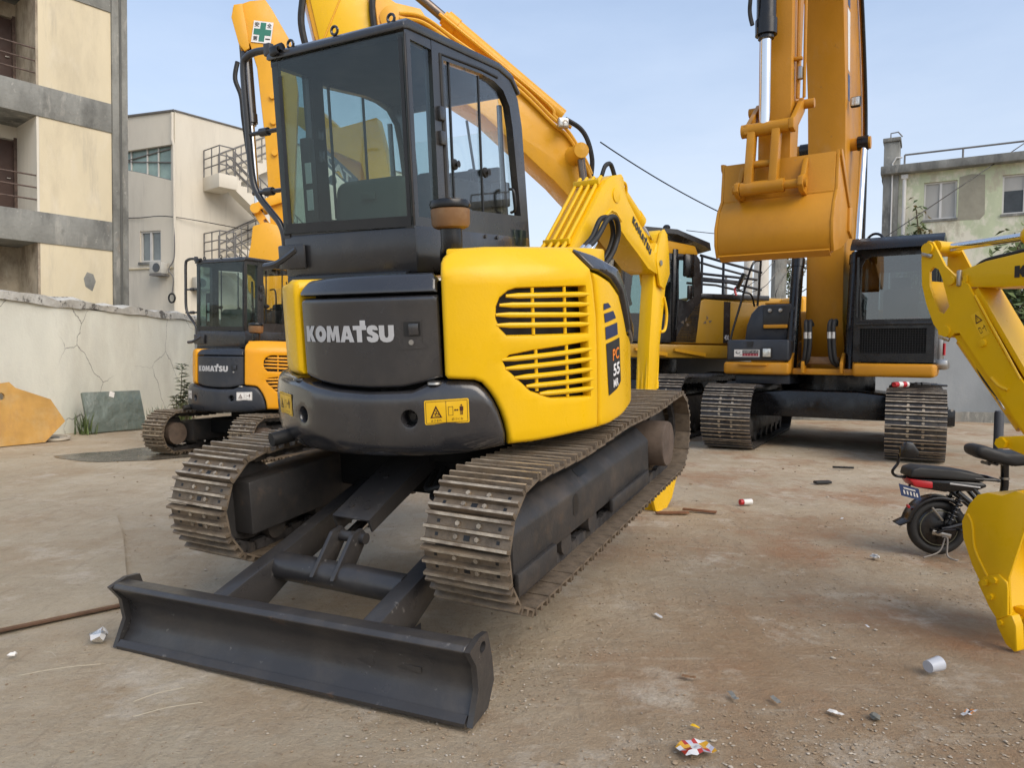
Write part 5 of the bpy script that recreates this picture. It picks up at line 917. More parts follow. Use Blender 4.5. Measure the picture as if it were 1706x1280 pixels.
# ------------------------------------------------------------------ ground
def ground_mat():
    m = bpy.data.materials.new('dusty concrete yard'); m.use_nodes = True; t = m.node_tree; b = t.nodes['Principled BSDF']; N = t.nodes.new; K = t.links.new
    tc = N('ShaderNodeTexCoord')
    def noise(sc, det=6, ro=.6, st=(1, 1, 1), rz=0, off=0):
        mp = N('ShaderNodeMapping'); mp.inputs['Scale'].default_value = st; mp.inputs['Rotation'].default_value = (0, 0, rz); mp.inputs['Location'].default_value = (off, off * .7, 0); K(tc.outputs['Object'], mp.inputs[0])
        n = N('ShaderNodeTexNoise'); n.inputs['Scale'].default_value = sc; n.inputs['Detail'].default_value = det; n.inputs['Roughness'].default_value = ro; K(mp.outputs[0], n.inputs['Vector']); return n.outputs['Fac']
    def ramp(f, lo, hi, a=0., z=1.):
        r = N('ShaderNodeMapRange'); r.inputs['From Min'].default_value = lo; r.inputs['From Max'].default_value = hi; r.inputs['To Min'].default_value = a; r.inputs['To Max'].default_value = z; K(f, r.inputs[0]); return r.outputs[0]
    def mixc(f, A, B):
        x = N('ShaderNodeMix'); x.data_type = 'RGBA'
        K(f, x.inputs['Factor']) 
        if isinstance(A, tuple): x.inputs['A'].default_value = (*A, 1)
        else: K(A, x.inputs['A'])
        if isinstance(B, tuple): x.inputs['B'].default_value = (*B, 1)
        else: K(B, x.inputs['B'])
        return x.outputs['Result']
    def mul(a, c):
        x = N('ShaderNodeMath'); x.operation = 'MULTIPLY'; K(a, x.inputs[0])
        if isinstance(c, float): x.inputs[1].default_value = c
        else: K(c, x.inputs[1])
        return x.outputs[0]
    sep = N('ShaderNodeSeparateXYZ'); K(tc.outputs['Object'], sep.inputs[0])
    base = mixc(ramp(noise(.35, 8, .62), .36, .64), (.42, .35, .25), (.56, .475, .35))
    base = mixc(ramp(noise(1.1, 9, .7, off=4), .42, .66, 0, .75), base, (.38, .275, .17))            # loose brown soil
    right = ramp(sep.outputs['X'], -1.2, 2.2); near = ramp(sep.outputs['Y'], 9.0, 3.0)
    base = mixc(mul(mul(ramp(noise(.6, 8, .65, off=11), .34, .60), right), near), base, (.315, .205, .115))   # trodden soil on the right
    base = mixc(mul(ramp(noise(.9, 9, .72, off=17), .49, .64, 0, .75), right), base, (.33, .17, .085))     # rusty earth
    base = mixc(ramp(noise(1.6, 9, .75, off=23), .54, .68, 0, .85), base, (.60, .53, .43))                # pale dried mortar
    base = mixc(ramp(noise(2.2, 7, .7, (1, 5.5, 1), R_(-28), 3), .54, .72, 0, .5), base, (.52, .45, .35))   # scrape marks
    base = mixc(ramp(noise(1.7, 7, .7, (7, 1, 1), R_(24), 31), .56, .74, 0, .42), base, (.17, .135, .10))      # tyre streaks
    vo = N('ShaderNodeTexVoronoi'); vo.inputs['Scale'].default_value = 34; vo.inputs['Randomness'].default_value = 1; K(tc.outputs['Object'], vo.inputs['Vector'])
    base = mixc(mul(ramp(vo.outputs['Distance'], .20, .12), ramp(noise(1.3, 6, .7, off=41), .50, .66, 0, .28)), base, (.20, .15, .105))
    base = mixc(ramp(noise(13, 9, .78, off=51), .53, .70, 0, .42), base, (.24, .18, .12))
    base = mixc(ramp(noise(17, 9, .78, off=61), .56, .72, 0, .45), base, (.64, .56, .45))
    base = mixc(ramp(noise(60, 4, .7), .52, .80, 0, .28), base, (.15, .12, .09))
    K(base, b.inputs['Base Color']); b.inputs['Roughness'].default_value = .9; b.inputs['Specular IOR Level'].default_value = .25
    ad = N('ShaderNodeMath'); ad.operation = 'ADD'; ad2 = N('ShaderNodeMath'); ad2.operation = 'ADD'
    K(mul(noise(6, 9, .75, off=2), .085), ad.inputs[0]); K(mul(noise(55, 6, .8), .018), ad.inputs[1]); K(ad.outputs[0], ad2.inputs[0]); K(mul(ramp(vo.outputs['Distance'], .3, .05), mul(ramp(noise(1.3, 6, .7, off=41), .45, .62), .010)), ad2.inputs[1])
    bp = N('ShaderNodeBump'); bp.inputs['Strength'].default_value = 1; bp.inputs['Distance'].default_value = .5; K(ad2.outputs[0], bp.inputs['Height']); K(bp.outputs[0], b.inputs['Normal'])
    return m
def mb_grid(x0, y0, x1, y1, nx, ny, zf):
    v = [Vector((x0 + (x1 - x0) * i / nx, y0 + (y1 - y0) * j / ny, 0)) for j in range(ny + 1) for i in range(nx + 1)]
    for p in v: p.z = zf(p.x, p.y)
    return v, [(j * (nx + 1) + i, j * (nx + 1) + i + 1, (j + 1) * (nx + 1) + i + 1, (j + 1) * (nx + 1) + i) for j in range(ny) for i in range(nx)]
M_GROUND = ground_mat()
from mathutils import noise as mnoise
def relief(x, y): return .016 * mnoise.noise(Vector((x * .9, y * .9, 0))) + .008 * mnoise.noise(Vector((x * 2.7, y * 2.7, 3)))
g = MB(); g.add(mb_grid(-12, -3, 14, 19, 208, 176, lambda x, y: relief(x, y) - .012)); go = g.build('ground', M_GROUND); struct(go)
fg = MB(); v = [(-1200, -600, -.06), (1200, -600, -.06), (1200, 1600, -.06), (-1200, 1600, -.06)]; fg.add((v, [(0, 1, 2, 3)])); struct(fg.build('far_ground', M_GROUND))

M_PLATE = mat('dusty steel plate', (.38, .30, .20), .85, var=.14, scale=1.2, bump=.002, bscale=14, dirt=[((.36, .235, .12), .6, 1.0, 1, .48, .7), ((.42, .37, .28), .7, 2.0, 1, .5, .75)])
pl_ = [(-2.10, 3.86), (-2.36, 4.35), (-2.9, 5.3), (-3.4, 6.1), (-4.85, 6.75), (-6.6, 6.2), (-4.9, 1.7), (-2.52, 3.45)]
tag(part('steel_plate', extrude(pl_, lambda a, c, d: (a, c, d), .000, .020), M_GROUND, None), 'large dusty steel plate lying on the yard at the left edge', 'steel plate')
_sp = bpy.data.objects['steel_plate']; part('plate_rim', tube([(-4.9, 1.68, .010), (-2.52, 3.435, .010), (-2.085, 3.855, .010)], .011, 6), mat('plate rust', (.10, .055, .032), .85, var=.3, scale=8), _sp)
M_WET = mat('damp patch', (.10, .085, .065), .28, var=.3, scale=2, rvar=.15, spec=.5)
pd = [(-6.15, 9.55), (-5.9, 9.28), (-5.45, 9.08), (-5.0, 9.05), (-4.6, 9.3), (-4.2, 9.75), (-4.1, 10.3), (-4.4, 10.8), (-5.0, 10.75), (-5.45, 10.45), (-5.6, 10.1), (-5.95, 9.85)]
def ground_patch(name, poly, m, lift, step=.25):
    P = [Vector((p.x, p.y)) for p in smooth([(*p, 0) for p in poly + [poly[0]]], 4)[:-1]]; g_ = []; x = min(p.x for p in P)
    while x < max(p.x for p in P):
        y = min(p.y for p in P)
        while y < max(p.y for p in P):
            if inside((x, y), P) and pdist(Vector((x, y)), P) > step * .4: g_.append(Vector((x, y)))
            y += step
        x += step
    v2, f = cdt(P, (), g_); return MB().add(([Vector((p.x, p.y, relief(p.x, p.y) - .012 + lift)) for p in v2], f)).build(name, m)
struct(ground_patch('damp_ground', pd, M_WET, .006, .12))
# pebbles and crumbs: nobody could count them
rg = random.Random(3); pb = MB()
ico = [Vector(p).normalized() for p in ((0, 0, 1), (.9, 0, .45), (.28, .85, .45), (-.72, .53, .45), (-.72, -.53, .45), (.28, -.85, .45), (0, 0, -.6))]
icf = [(0, 1, 2), (0, 2, 3), (0, 3, 4), (0, 4, 5), (0, 5, 1), (6, 2, 1), (6, 3, 2), (6, 4, 3), (6, 5, 4), (6, 1, 5)]
def pebbles(n, x0, x1, y0, y1, s0, s1, clump):
    k = 0
    while k < n:
        x, y = rg.uniform(x0, x1), y0 + (y1 - y0) * rg.random() ** 1.5
        if mnoise.noise(Vector((x * 1.1, y * 1.1, 7))) < clump - rg.random() * .5: continue
        s = rg.uniform(s0, s1) * (1.6 if rg.random() < .06 else 1); a = rg.uniform(0, 6.3); z = relief(x, y) - .012 + s * .22; sx, sy, sz = rg.uniform(.7, 1.4), rg.uniform(.6, 1), rg.uniform(.35, .8)
        pb.add(([Vector((x + s * (sx * p.x * math.cos(a) - sy * p.y * math.sin(a)) * rg.uniform(.8, 1.2), y + s * (sx * p.x * math.sin(a) + sy * p.y * math.cos(a)) * rg.uniform(.8, 1.2), z + s * sz * p.z)) for p in ico], icf), rg.choice((0, 0, 0, 1, 1, 2))); k += 1
pebbles(4200, -3.2, 3.6, 1.9, 5.5, .0022, .0065, .12); pebbles(2600, -.3, 4, 2.0, 6.5, .0025, .009, .16); pebbles(2600, -.6, 2.6, 1.9, 3.4, .0025, .0085, .22); pebbles(500, -7, 7, 4, 14, .006, .016, .0)
pb.build('gravel', [mat('soil crumb', (.31, .23, .15), .95, var=.3, scale=20), mat('grey chip', (.38, .32, .245), .9, var=.3, scale=20), mat('pale chip', (.46, .40, .32), .9, var=.2, scale=20)], None, kind='stuff')

# ------------------------------------------------------------------ masonry materials
M_CREAM = mat('cream render', (.64, .56, .395), .9, var=.07, scale=.9, stretch=.35, bump=.002, bscale=30, dirt=[((.42, .36, .26), .55, 1.3, .3, .50, .72), ((.70, .64, .52), .5, 2.5, .4, .52, .75), ((.33, .30, .25), .7, 2.4, .10, .58, .78)])
M_CONC = mat('weathered concrete', (.225, .225, .205), .9, var=.3, scale=1.6, stretch=.5, bump=.012, bscale=14, dirt=[((.10, .10, .092), .85, 1.5, .45, .50, .66), ((.44, .42, .37), .8, 2.6, .25, .56, .70), ((.30, .22, .15), .5, 1.1, .8, .60, .75), ((.42, .41, .37), .7, 9, .8, .62, .70)])
M_STAIN = mat('stained render', (.42, .36, .27), .95, var=.25, scale=1.5, bump=.004, bscale=20, dirt=[((.20, .155, .11), .85, 2.2, .6, .45, .62), ((.52, .47, .38), .6, 5, .5, .55, .7)])
M_WHITE = mat('off white render', (.68, .635, .54), .9, var=.06, scale=.6, stretch=.4, bump=.002, bscale=25, dirt=[((.50, .45, .37), .5, .8, .25, .50, .75), ((.36, .33, .28), .6, 2.2, .08, .58, .80)])
M_GREENW = mat('flaking green render', (.52, .56, .375), .9, var=.12, scale=.9, stretch=.6, bump=.006, bscale=16, dirt=[((.74, .70, .57), .95, 1.1, .7, .46, .56), ((.46, .42, .31), .9, .9, .6, .56, .64), ((.40, .45, .29), .5, 4, .3, .55, .75)])
M_RAIL = mat('rusty railing', (.10, .065, .05), .7, var=.4, scale=12)
M_RAILG = mat('grey railing', (.17, .165, .16), .6, var=.2)
M_DOOR = mat('brown door', (.055, .026, .018), .5, var=.2)
M_FRAME = mat('white window frame', (.62, .61, .58), .5, var=.08)
M_PANE = mat('window pane', (.22, .25, .25), .12, var=.25, scale=1.2, rvar=.05)
M_PANEG = mat('greenish pane', (.26, .36, .33), .12, var=.30, scale=1.5, rvar=.05)
M_PANED = mat('dark pane', (.045, .05, .052), .10, var=.3, scale=2)
M_CURT = mat('pale curtain', (.40, .39, .36), .5, var=.10, scale=3, stretch=.2)

def wallmat():
    m = mat('old boundary wall', (.81, .81, .70), .92, var=.10, scale=.8, stretch=.5, bump=.004, bscale=22, dirt=[((.64, .62, .52), .7, .9, .5, .46, .68), ((.70, .70, .62), .6, 1.8, .5, .50, .72), ((.30, .29, .25), .55, 3.2, .16, .62, .80)])
    t = m.node_tree; b = t.nodes['Principled BSDF']; N = t.nodes.new; K = t.links.new; src = b.inputs['Base Color'].links[0].from_socket
    tc = N('ShaderNodeTexCoord'); nz = N('ShaderNodeTexNoise'); nz.inputs['Scale'].default_value = 2.2; nz.inputs['Detail'].default_value = 5; K(tc.outputs['Object'], nz.inputs['Vector'])
    mv = N('ShaderNodeMix'); mv.data_type = 'RGBA'; mv.inputs['Factor'].default_value = .22; K(tc.outputs['Object'], mv.inputs['A']); K(nz.outputs['Color'], mv.inputs['B'])
    vo = N('ShaderNodeTexVoronoi'); vo.feature = 'DISTANCE_TO_EDGE'; vo.inputs['Scale'].default_value = .95; K(mv.outputs['Result'], vo.inputs['Vector'])
    r = N('ShaderNodeMapRange'); r.inputs['From Min'].default_value = .001; r.inputs['From Max'].default_value = .007; r.inputs['To Min'].default_value = 1; r.inputs['To Max'].default_value = 0; K(vo.outputs['Distance'], r.inputs[0])
    n2 = N('ShaderNodeTexNoise'); n2.inputs['Scale'].default_value = .55; K(tc.outputs['Object'], n2.inputs['Vector']); r2 = N('ShaderNodeMapRange'); r2.inputs['From Min'].default_value = .47; r2.inputs['From Max'].default_value = .56; K(n2.outputs['Fac'], r2.inputs[0])
    mu = N('ShaderNodeMath'); mu.operation = 'MULTIPLY'; K(r.outputs[0], mu.inputs[0]); K(r2.outputs[0], mu.inputs[1])
    mx = N('ShaderNodeMix'); mx.data_type = 'RGBA'; mx.inputs['B'].default_value = (.24, .225, .19, 1); K(mu.outputs[0], mx.inputs['Factor']); K(src, mx.inputs['A']); K(mx.outputs['Result'], b.inputs['Base Color'])
    return m
M_WALL = wallmat()
M_WALLB = mat('blue grey render', (.25, .27, .285), .92, var=.08, scale=.7, bump=.003, bscale=20, dirt=[((.19, .21, .22), .6, 1.1, .6, .46, .70), ((.33, .34, .34), .5, 2.2, .5, .52, .72)])

# left boundary wall with its rough coping
def jag(n, amp, seed):
    r = random.Random(seed); return [r.uniform(-amp, amp) for _ in range(n)]
wl = empty('boundary_wall', (-7.72, 4, 0)); tag(wl, 'long pale cracked boundary wall behind the small amber excavator', 'wall')
n = 60; jz = jag(n + 1, .034, 4); Lw = 19.0
pr = [(0, -.1), (Lw, -.1), (Lw, 2.20)] + [(Lw * i / n, 2.16 + jz[i] * .3) for i in range(n, -1, -1)]
wf = lambda a, c, d: (d + a * .012, a, c)
part('wall', extrude(pr, wf, -.22, 0), M_WALL, wl)
cp = MB(); v = []; f = []
for i in range(n + 1):
    y = Lw * i / n; z = 2.18 + jz[i] * .3
    for (dx, dz) in ((.035 + jz[i] * .5, -.02 + jz[(i * 7) % n] * .8), (.045 + jz[(i * 3) % n] * .5, .10 + jz[i]), (-.10, .15 + jz[(i * 5) % n]), (-.26, .10), (-.26, -.02)): v.append(Vector((dx + y * .012, y, z + dz)))
for i in range(n):
    for j in range(5): a, b_ = i * 5 + j, i * 5 + (j + 1) % 5; f.append((a, b_, b_ + 5, a + 5))
f += [tuple(range(5)), tuple(range(n * 5, n * 5 + 5))]
cp.add((v, f)); cp.build('coping', mat('flaking coping', (.56, .55, .50), .95, var=.15, scale=4, bump=.02, bscale=9, dirt=[((.11, .105, .095), .95, 5, 1, .54, .60), ((.40, .37, .31), .6, 3, 1, .5, .7)]), wl)
# back wall
bw = empty('boundary_wall', (-7.5, 17.0, 0)); tag(bw, 'blue grey rendered wall at the back of the yard, behind the large ochre excavator', 'wall')
part('wall', box((11.6, .15, 1.05), (23.6, .28, 2.20)), M_WALLB, bw); part('coping', box((11.6, .15, 2.18), (23.7, .36, .08), bev=.02), M_CONC, bw); part('plinth', box((11.6, -.01, .10), (23.6, .06, .26)), M_CONC, bw)
gb = empty('concrete_hut', (12.9, 15.9, 0)); tag(gb, 'grey concrete hut with rough top edge behind the yellow digger arm', 'hut'); gb.rotation_euler = (0, 0, R_(-25))
part('wall', extrude([(-.6, 0), (4, 0), (4, 3.0), (2.2, 3.02), (1.5, 2.96), (.5, 2.93), (-.1, 2.97), (-.6, 2.90)], lambda a, c, d: (a, d, c), 0, 2.2), mat('hut concrete', (.33, .33, .31), .92, var=.14, scale=1.2, bump=.004, dirt=[((.24, .24, .23), .6, 2, .4, .5, .7)]), gb); part('roof', box((1.7, 1.1, 2.93), (4.4, 2.0, .06)), M_CONC, gb)

# wall builder with openings: o + ax * a + (0,0,c) + depth * nrm
def frame_fn(o, ax, nr):
    o, ax, nr = Vector(o), Vector((*ax, 0)).normalized(), Vector((*nr, 0)).normalized(); return lambda a, c, d=0: o + ax * a + nr * d + Vector((0, 0, c))
def rect(x0, z0, x1, z1): return [(x0, z0), (x1, z0), (x1, z1), (x0, z1)]
def fbox(fn, x0, x1, z0, z1, d0, d1, bev=0): return extrude(rect(x0, z0, x1, z1), fn, d0, d1, bev=bev)
def window(root, fn, x0, z0, x1, z1, depth, pane_m, nx=2, fw=.06, sill=True, frame_m=None, split=None, low_m=None):
    fm = frame_m or M_FRAME; wd = (x1 - x0) / nx
    w_ = part('window', extrude(rect(x0, z0, x1, z1), fn, -depth, -depth + .07, holes=[rect(x0 + i * wd + fw, z0 + fw, x0 + (i + 1) * wd - fw * (.5 if i < nx - 1 else 1), z1 - fw) for i in range(nx)]), fm, root)
    for i in range(nx):
        a, b_ = x0 + i * wd + fw * .8, x0 + (i + 1) * wd - fw * .4
        if split: part('pane', fbox(fn, a, b_, z0 + fw * .8, z0 + split, -depth + .018, -depth + .024), low_m, w_); part('blind', fbox(fn, a, b_, z0 + split, z1 - fw * .8, -depth + .018, -depth + .026), pane_m, w_)
        else: part('pane', fbox(fn, a, b_, z0 + fw * .8, z1 - fw * .8, -depth + .018, -depth + .024), pane_m, w_)
    if sill: part('sill', fbox(fn, x0 - .04, x1 + .04, z0 - .09, z0 - .004, -depth, .05), M_CONC, w_)
    return w_
def railing(root, pts, h, name='railing', m=None, bars=3, r=.016, posts=True, post_step=.9):
    b = MB(); m = m or M_RAILG
    for k in range(bars): z = h * (1 - k / bars); b.add(tube([(p[0], p[1], p[2] + z) for p in pts], r, 6))
    if posts:
        for i in range(len(pts) - 1):
            a, c = Vector(pts[i]), Vector(pts[i + 1]); k = max(1, int(round((c - a).length / post_step)))
            for j in range(k + (i == len(pts) - 2)): q = a.lerp(c, j / k); b.add(tube([q, q + Vector((0, 0, h))], r, 6))
    return b.build(name, m, root)

# ------------------------------------------------------------------ tower block on the left
O = Vector((-10.36, 18.5, 0)); tw = empty('tower_block'); tag(tw, 'weathered cream tower with concrete bands and open balconies at the left edge', 'building')
tf = frame_fn(O, (-.64, -.77), (.77, -.64)); far = 7.0
bands = [(-.3, .8), (.95, 1.7), (4.02, 4.76), (7.03, 7.76), (10.06, 10.8), (13.1, 13.8)]
part('column', fbox(tf, -.215, -.03, 0, 18, -.4, .05, .01), M_CONC, tw); part('column', fbox(tf, -.42, -.235, 0, 18, -.5, .02, .01), M_CONC, tw); part('conduit', tube([tf(-.225, 0, .05), tf(-.225, 18, .05)], .03, 8), mat('dark conduit', (.10, .10, .09), .7), tw)
for i, (z0, z1) in enumerate(bands):
    part('slab_band', fbox(tf, -.02, far, z0, z1, -2.2, .03, .008), M_CONC, tw)
for i in range(1, 5):
    z0, z1 = bands[i][1], bands[i + 1][0]
    part('wall_panel', fbox(tf, -.02, 1.60, z0, z1, -2.2, 0), M_CREAM, tw)
    lm = M_STAIN if i in (1, 3) else M_WHITE
    part('loggia_back', extrude(rect(1.6, z0, far, z1), tf, -1.65, -1.45, holes=[rect(1.70, z0 + .02, 2.42, z0 + 1.95)] if i > 1 else []), lm, tw)
    part('loggia_side', extrude(rect(-1.45, z0, 0, z1), lambda a, c, d: tf(1.602 + d, c, a), 0, .05), lm, tw)
    if i > 1:
        dr_ = part('door', fbox(tf, 1.72, 2.40, z0 + .02, z0 + 1.93, -1.58, -1.52), M_DOOR, tw); part('handle', cyl(tf(1.78, z0 + .98, -1.5), tf(1.86, z0 + .98, -1.5), .02, 6), M_STEEL, dr_)
        for a, b_ in ((1.64, 1.72), (2.40, 2.48)): part('door_frame', fbox(tf, a, b_, z0 + .02, z0 + 2.0, -1.56, -1.43), M_RAIL, tw)
        railing(tw, [tf(1.62, z0, -.05), tf(far, z0, -.05)], .86, m=M_RAIL, bars=3, r=.02, post_step=1.0)
part('patch', extrude([(.46, 2.95), (.62, 3.05), (.66, 3.25), (.58, 3.42), (.44, 3.38), (.38, 3.2)], tf, .001, .006), M_CONC, tw)

# ------------------------------------------------------------------ white building with outside stair
Wc = Vector((-11.3, 24.0, 0)); wb = empty('white_building'); tag(wb, 'off white building with a slanted glazed strip and an outside stair', 'building')
fl_ = frame_fn(Wc, (-.95, .32), (-.32, -.95)); fr_ = frame_fn(Wc, (.64, .77), (.77, -.64))
gl = [(.02, 7.12), (.02, 8.40), (1.45, 8.36), (2.7, 8.30), (2.7, 7.75), (1.45, 7.50)]
wnd = rect(.62, 4.50, 1.52, 5.55)
part('wall', extrude(rect(0.0, 0, 9, 9.45), fl_, -.3, 0, holes=[[(.10, 7.16), (.10, 8.38), (2.7, 8.28), (2.7, 7.78), (1.45, 7.52)], wnd]), M_WHITE, wb)
part('wall', extrude(rect(-.0, 0, 14, 9.45), fr_, -.3, .0), M_WHITE, wb)
part('roof', extrude([(0, 0), (9, 0), (9, 12), (0, 12)], lambda a, c, d: fl_(a, 9.3 + d, -.3 - c), 0, .1), M_CONC, wb)
part('parapet_trim', tube([fl_(9, 9.46, .02), fl_(0, 9.47, .03)], .04, 6), M_RAILG, wb); part('parapet_trim', tube([fr_(0, 9.47, .03), fr_(14, 9.46, .02)], .03, 6), M_RAILG, wb)
part('rain_pipe', tube([fl_(.06, 9.4, .05), fl_(.06, 8.5, .06), fl_(-.02, 8.3, .08), fl_(-.05, 4.5, .08), fl_(-.05, 0, .08)], .045, 8), M_WHITE, wb)
gs = part('glazed_strip', extrude([(.10, 7.16), (.10, 8.38), (2.7, 8.28), (2.7, 7.78), (1.45, 7.52)], fl_, -.16, -.15), M_PANEG, wb)
for a in (.10, .82, 1.30, 2.0): part('mullion', tube([fl_(a, 7.16 + (a - .1) * .27, -.13), fl_(a, 8.38 - (a - .1) * .04, -.13)], .03, 6), M_FRAME, gs)
for pts in ([(.10, 7.80), (2.7, 8.02)], [(.10, 8.30), (2.7, 7.95)], [(.10, 7.16), (1.45, 7.52), (2.7, 7.78)], [(.1, 8.38), (2.7, 8.28)]): part('glazing_bar', tube([fl_(a, z, -.12) for a, z in pts], .024, 6), M_RAILG, gs)
window(wb, fl_, .62, 4.50, 1.52, 5.55, .12, M_PANE, 2, .06)
part('string_course', tube([fl_(6, 4.28, .02), fl_(0, 4.27, .02)], .03, 6), M_CREAM, wb)
part('cable', tube(smooth([fl_(3, 6.05, .05), fl_(1.5, 6.0, .05), fl_(0, 5.95, .06), fr_(2.5, 5.85, .3)]), .015, 5), M_BLACK, wb)
for a, z in ((.26, 4.06), (-.52, 3.62)):
    f2 = fl_ if a > 0 else (lambda q, c, d=0: fl_(q, c, d + .02))
    u_ = tag(part('air_conditioner', fbox(fl_ if a > 0 else fr_, abs(a), abs(a) + .50, z, z + .38, .06, .36, .02), mat('ac casing', (.52, .51, .47), .6, var=.1), None), 'grey outdoor air conditioner unit %s on the white building wall' % ('with a curved pipe, higher one' if a > 0 else 'lower one nearer the stair'), 'air conditioner', 'air conditioners on the white building')
    ff = fl_ if a > 0 else fr_
    part('fan_grille', [*map(lambda q: q, lathe([(.15, 0), (.15, .01), (0, .012)], ff(abs(a) + .2, z + .19, .362), ff(0, 0, 1) - ff(0, 0, 0), 18))], M_GREY, u_)
    part('ac_bracket', fbox(ff, abs(a), abs(a) + .5, z - .07, z - .01, 0, .36), M_RAILG, u_)
part('drain_hose', tube(smooth([fl_(-.05, 5.6, .1), fl_(-.06, 4.6, .12), fl_(.1, 4.2, .2), fl_(-.05, 3.9, .15), fl_(.02, 3.35, .15)]), .022, 6), M_RAILG, wb); part('hose_coil', tube([fl_(.02 + .13 * math.cos(a), 3.25 + .15 * math.sin(a), .15) for a in [2 * math.pi * i / 20 for i in range(21)]], .03, 6), M_RUB, wb)
# stair: landings, flights, rails
def flight(s0, z0, s1, z1, d0, d1, n):
    b = MB(); st = [(s0 + (s1 - s0) * i / n, z0 + (z1 - z0) * i / n) for i in range(n + 1)]
    up = []; 
    for i in range(n): up += [(st[i][0], st[i + 1][1] if z1 > z0 else st[i][1]), (st[i + 1][0], st[i + 1][1] if z1 > z0 else st[i][1])]
    lo = [(s1, z1 - .34), (s0, z0 - .34)]
    poly = ([(s0, z0)] if z1 > z0 else []) + up + ([] if z1 > z0 else [(s1, z1)]) + lo
    b.add(extrude(poly, lambda a, c, d: fr_(a, c, d), d0, d1)); o = b.build('stair_flight', M_WHITE, wb)
    for dd in (d0, d1):
        for k in (.32, .62, .92): part('stair_rail', tube([fr_(s0, z0 + k, dd), fr_(s1, z1 + k, dd)], .022, 6), M_RAILG, o)
        for i in range(0, n + 1, 2): part('rail_post', tube([fr_(st[i][0], st[i][1], dd), fr_(st[i][0], st[i][1] + .92, dd)], .02, 5), M_RAILG, o)
for zb_ in (7.45, 4.62):
    part('landing', fbox(fr_, .95, 1.6, zb_ - .46, zb_, 0, 1.1, .01), M_WHITE, wb)
    railing(wb, [fr_(.98, zb_, .02), fr_(.98, zb_, 1.07), fr_(1.55, zb_, 1.07)], .92, m=M_RAILG, bars=3, r=.022, post_step=.55)
    flight(1.5, zb_, 4.0, zb_ + 1.45, .02, .55, 9); flight(1.5, zb_ - .1, 4.2, zb_ - 2.1, .56, 1.08, 11)

# ------------------------------------------------------------------ green flaking building on the right
Gc = Vector((14.45, 28.2, 0)); gb2 = empty('green_building'); tag(gb2, 'flaking pale green building with white windows and roof railing', 'building')
gf = frame_fn(Gc, (.864, -.504), (-.504, -.864))
ws = [(1.38, 2.46), (3.86, 5.2), (6.8, 8.1), (9.6, 10.9)]
part('wall', extrude(rect(.0, 0, 14, 8.72), gf, -.35, 0, holes=[rect(a, z, b_, z + 1.42) for a, b_ in ws for z in (6.84, 3.4)]), M_GREENW, gb2)
for a, b_ in ws:
    window(gb2, gf, a + .005, 6.845, b_ - .005, 8.255, .16, M_CURT, 2, .055, split=(.85 if a > 3 else None), low_m=M_PANED); window(gb2, gf, a + .005, 3.405, b_ - .005, 4.815, .16, M_PANED, 2, .055)
part('cornice', fbox(gf, -.1, 14, 8.66, 8.98, -.5, .38, .03), M_CONC, gb2); part('roof_slab', fbox(gf, -.1, 14, 8.6, 8.9, -8, -.5), M_CONC, gb2); part('side_wall', extrude(rect(-8, 0, -.35, 8.7), lambda a, c, d: gf(.0 + d, c, a), 0, .3), M_GREENW, gb2)
part('corner_pier', fbox(gf, -.02, .52, 0, 9.95, -1.0, .10, .03), M_CONC, gb2); part('pier_cap', fbox(gf, -.06, .56, 9.95, 10.1, -1.05, .16, .02), M_CONC, gb2)
part('antenna', tube([gf(.2, 10.1, 0), gf(.2, 10.3, 0), gf(.45, 10.32, 0), gf(.6, 10.12, 0)], .025, 6), M_RAILG, gb2)
part('rain_pipe', tube([gf(.72, 0, .12), gf(.72, 8.5, .12)], .07, 10), M_FRAME, gb2); part('pipe_head', fbox(gf, .60, .84, 8.45, 8.62, .02, .22, .02), M_FRAME, gb2); part('rain_pipe', tube([gf(.30, 0, .14), gf(.30, 9.1, .14), gf(.42, 9.3, .14), gf(.62, 9.3, .1)], .03, 6), M_FRAME, gb2)
railing(gb2, [gf(.7, 8.96, .1), gf(14, 8.96, .1)], .42, m=M_RAILG, bars=1, r=.035, post_step=1.9)
part('render_patch', extrude([(2.50, 6.75), (3.2, 6.72), (3.35, 6.9), (3.32, 8.35), (2.9, 8.42), (2.52, 8.35)], gf, .001, .008), mat('bare cement', (.325, .305, .235), .92, var=.12, scale=3, bump=.004), gb2)

# ------------------------------------------------------------------ things behind: posts, pole, wires
def cpost(x, y, r0, r1, h, lab): tag(part('concrete_mast', tube([(x, y, 0), (x, y, h)], [r0, r1], 16), mat('mast concrete', (.68, .65, .59), .85, var=.08, scale=1.5), None), lab, 'mast')
cpost(9.49, 29.0, .24, .15, 6.6, 'left of two pale tapered concrete masts under the ochre bucket'); cpost(10.37, 30.0, .40, .26, 6.9, 'thicker pale concrete mast nearest the utility pole')
up = empty('utility_pole', (9.81, 26.5, 0)); tag(up, 'grey square utility pole with cross arms behind the large ochre excavator', 'utility pole')
part('pole', box((0, 0, 4.0), (.44, .4, 8.0), bev=.03), M_CONC, up)
for z, x0, x1 in ((5.9, -.5, 1.5), (5.05, -.1, 1.5), (6.6, -2.2, 1.2)): part('cross_arm', box(((x0 + x1) / 2, -.05, z), (x1 - x0, .12, .16 if z < 6.2 else .5), bev=.02), M_CONC, up)
for x, z in ((.9, 5.97), (1.3, 5.97), (.7, 5.12), (1.2, 5.12), (-.4, 5.97)): part('insulator', lathe([(.04, 0), (.10, .06), (.05, .12), (.10, .18), (0, .24)], (x, -.05, z), (0, 0, 1), 12), M_GREY, up)
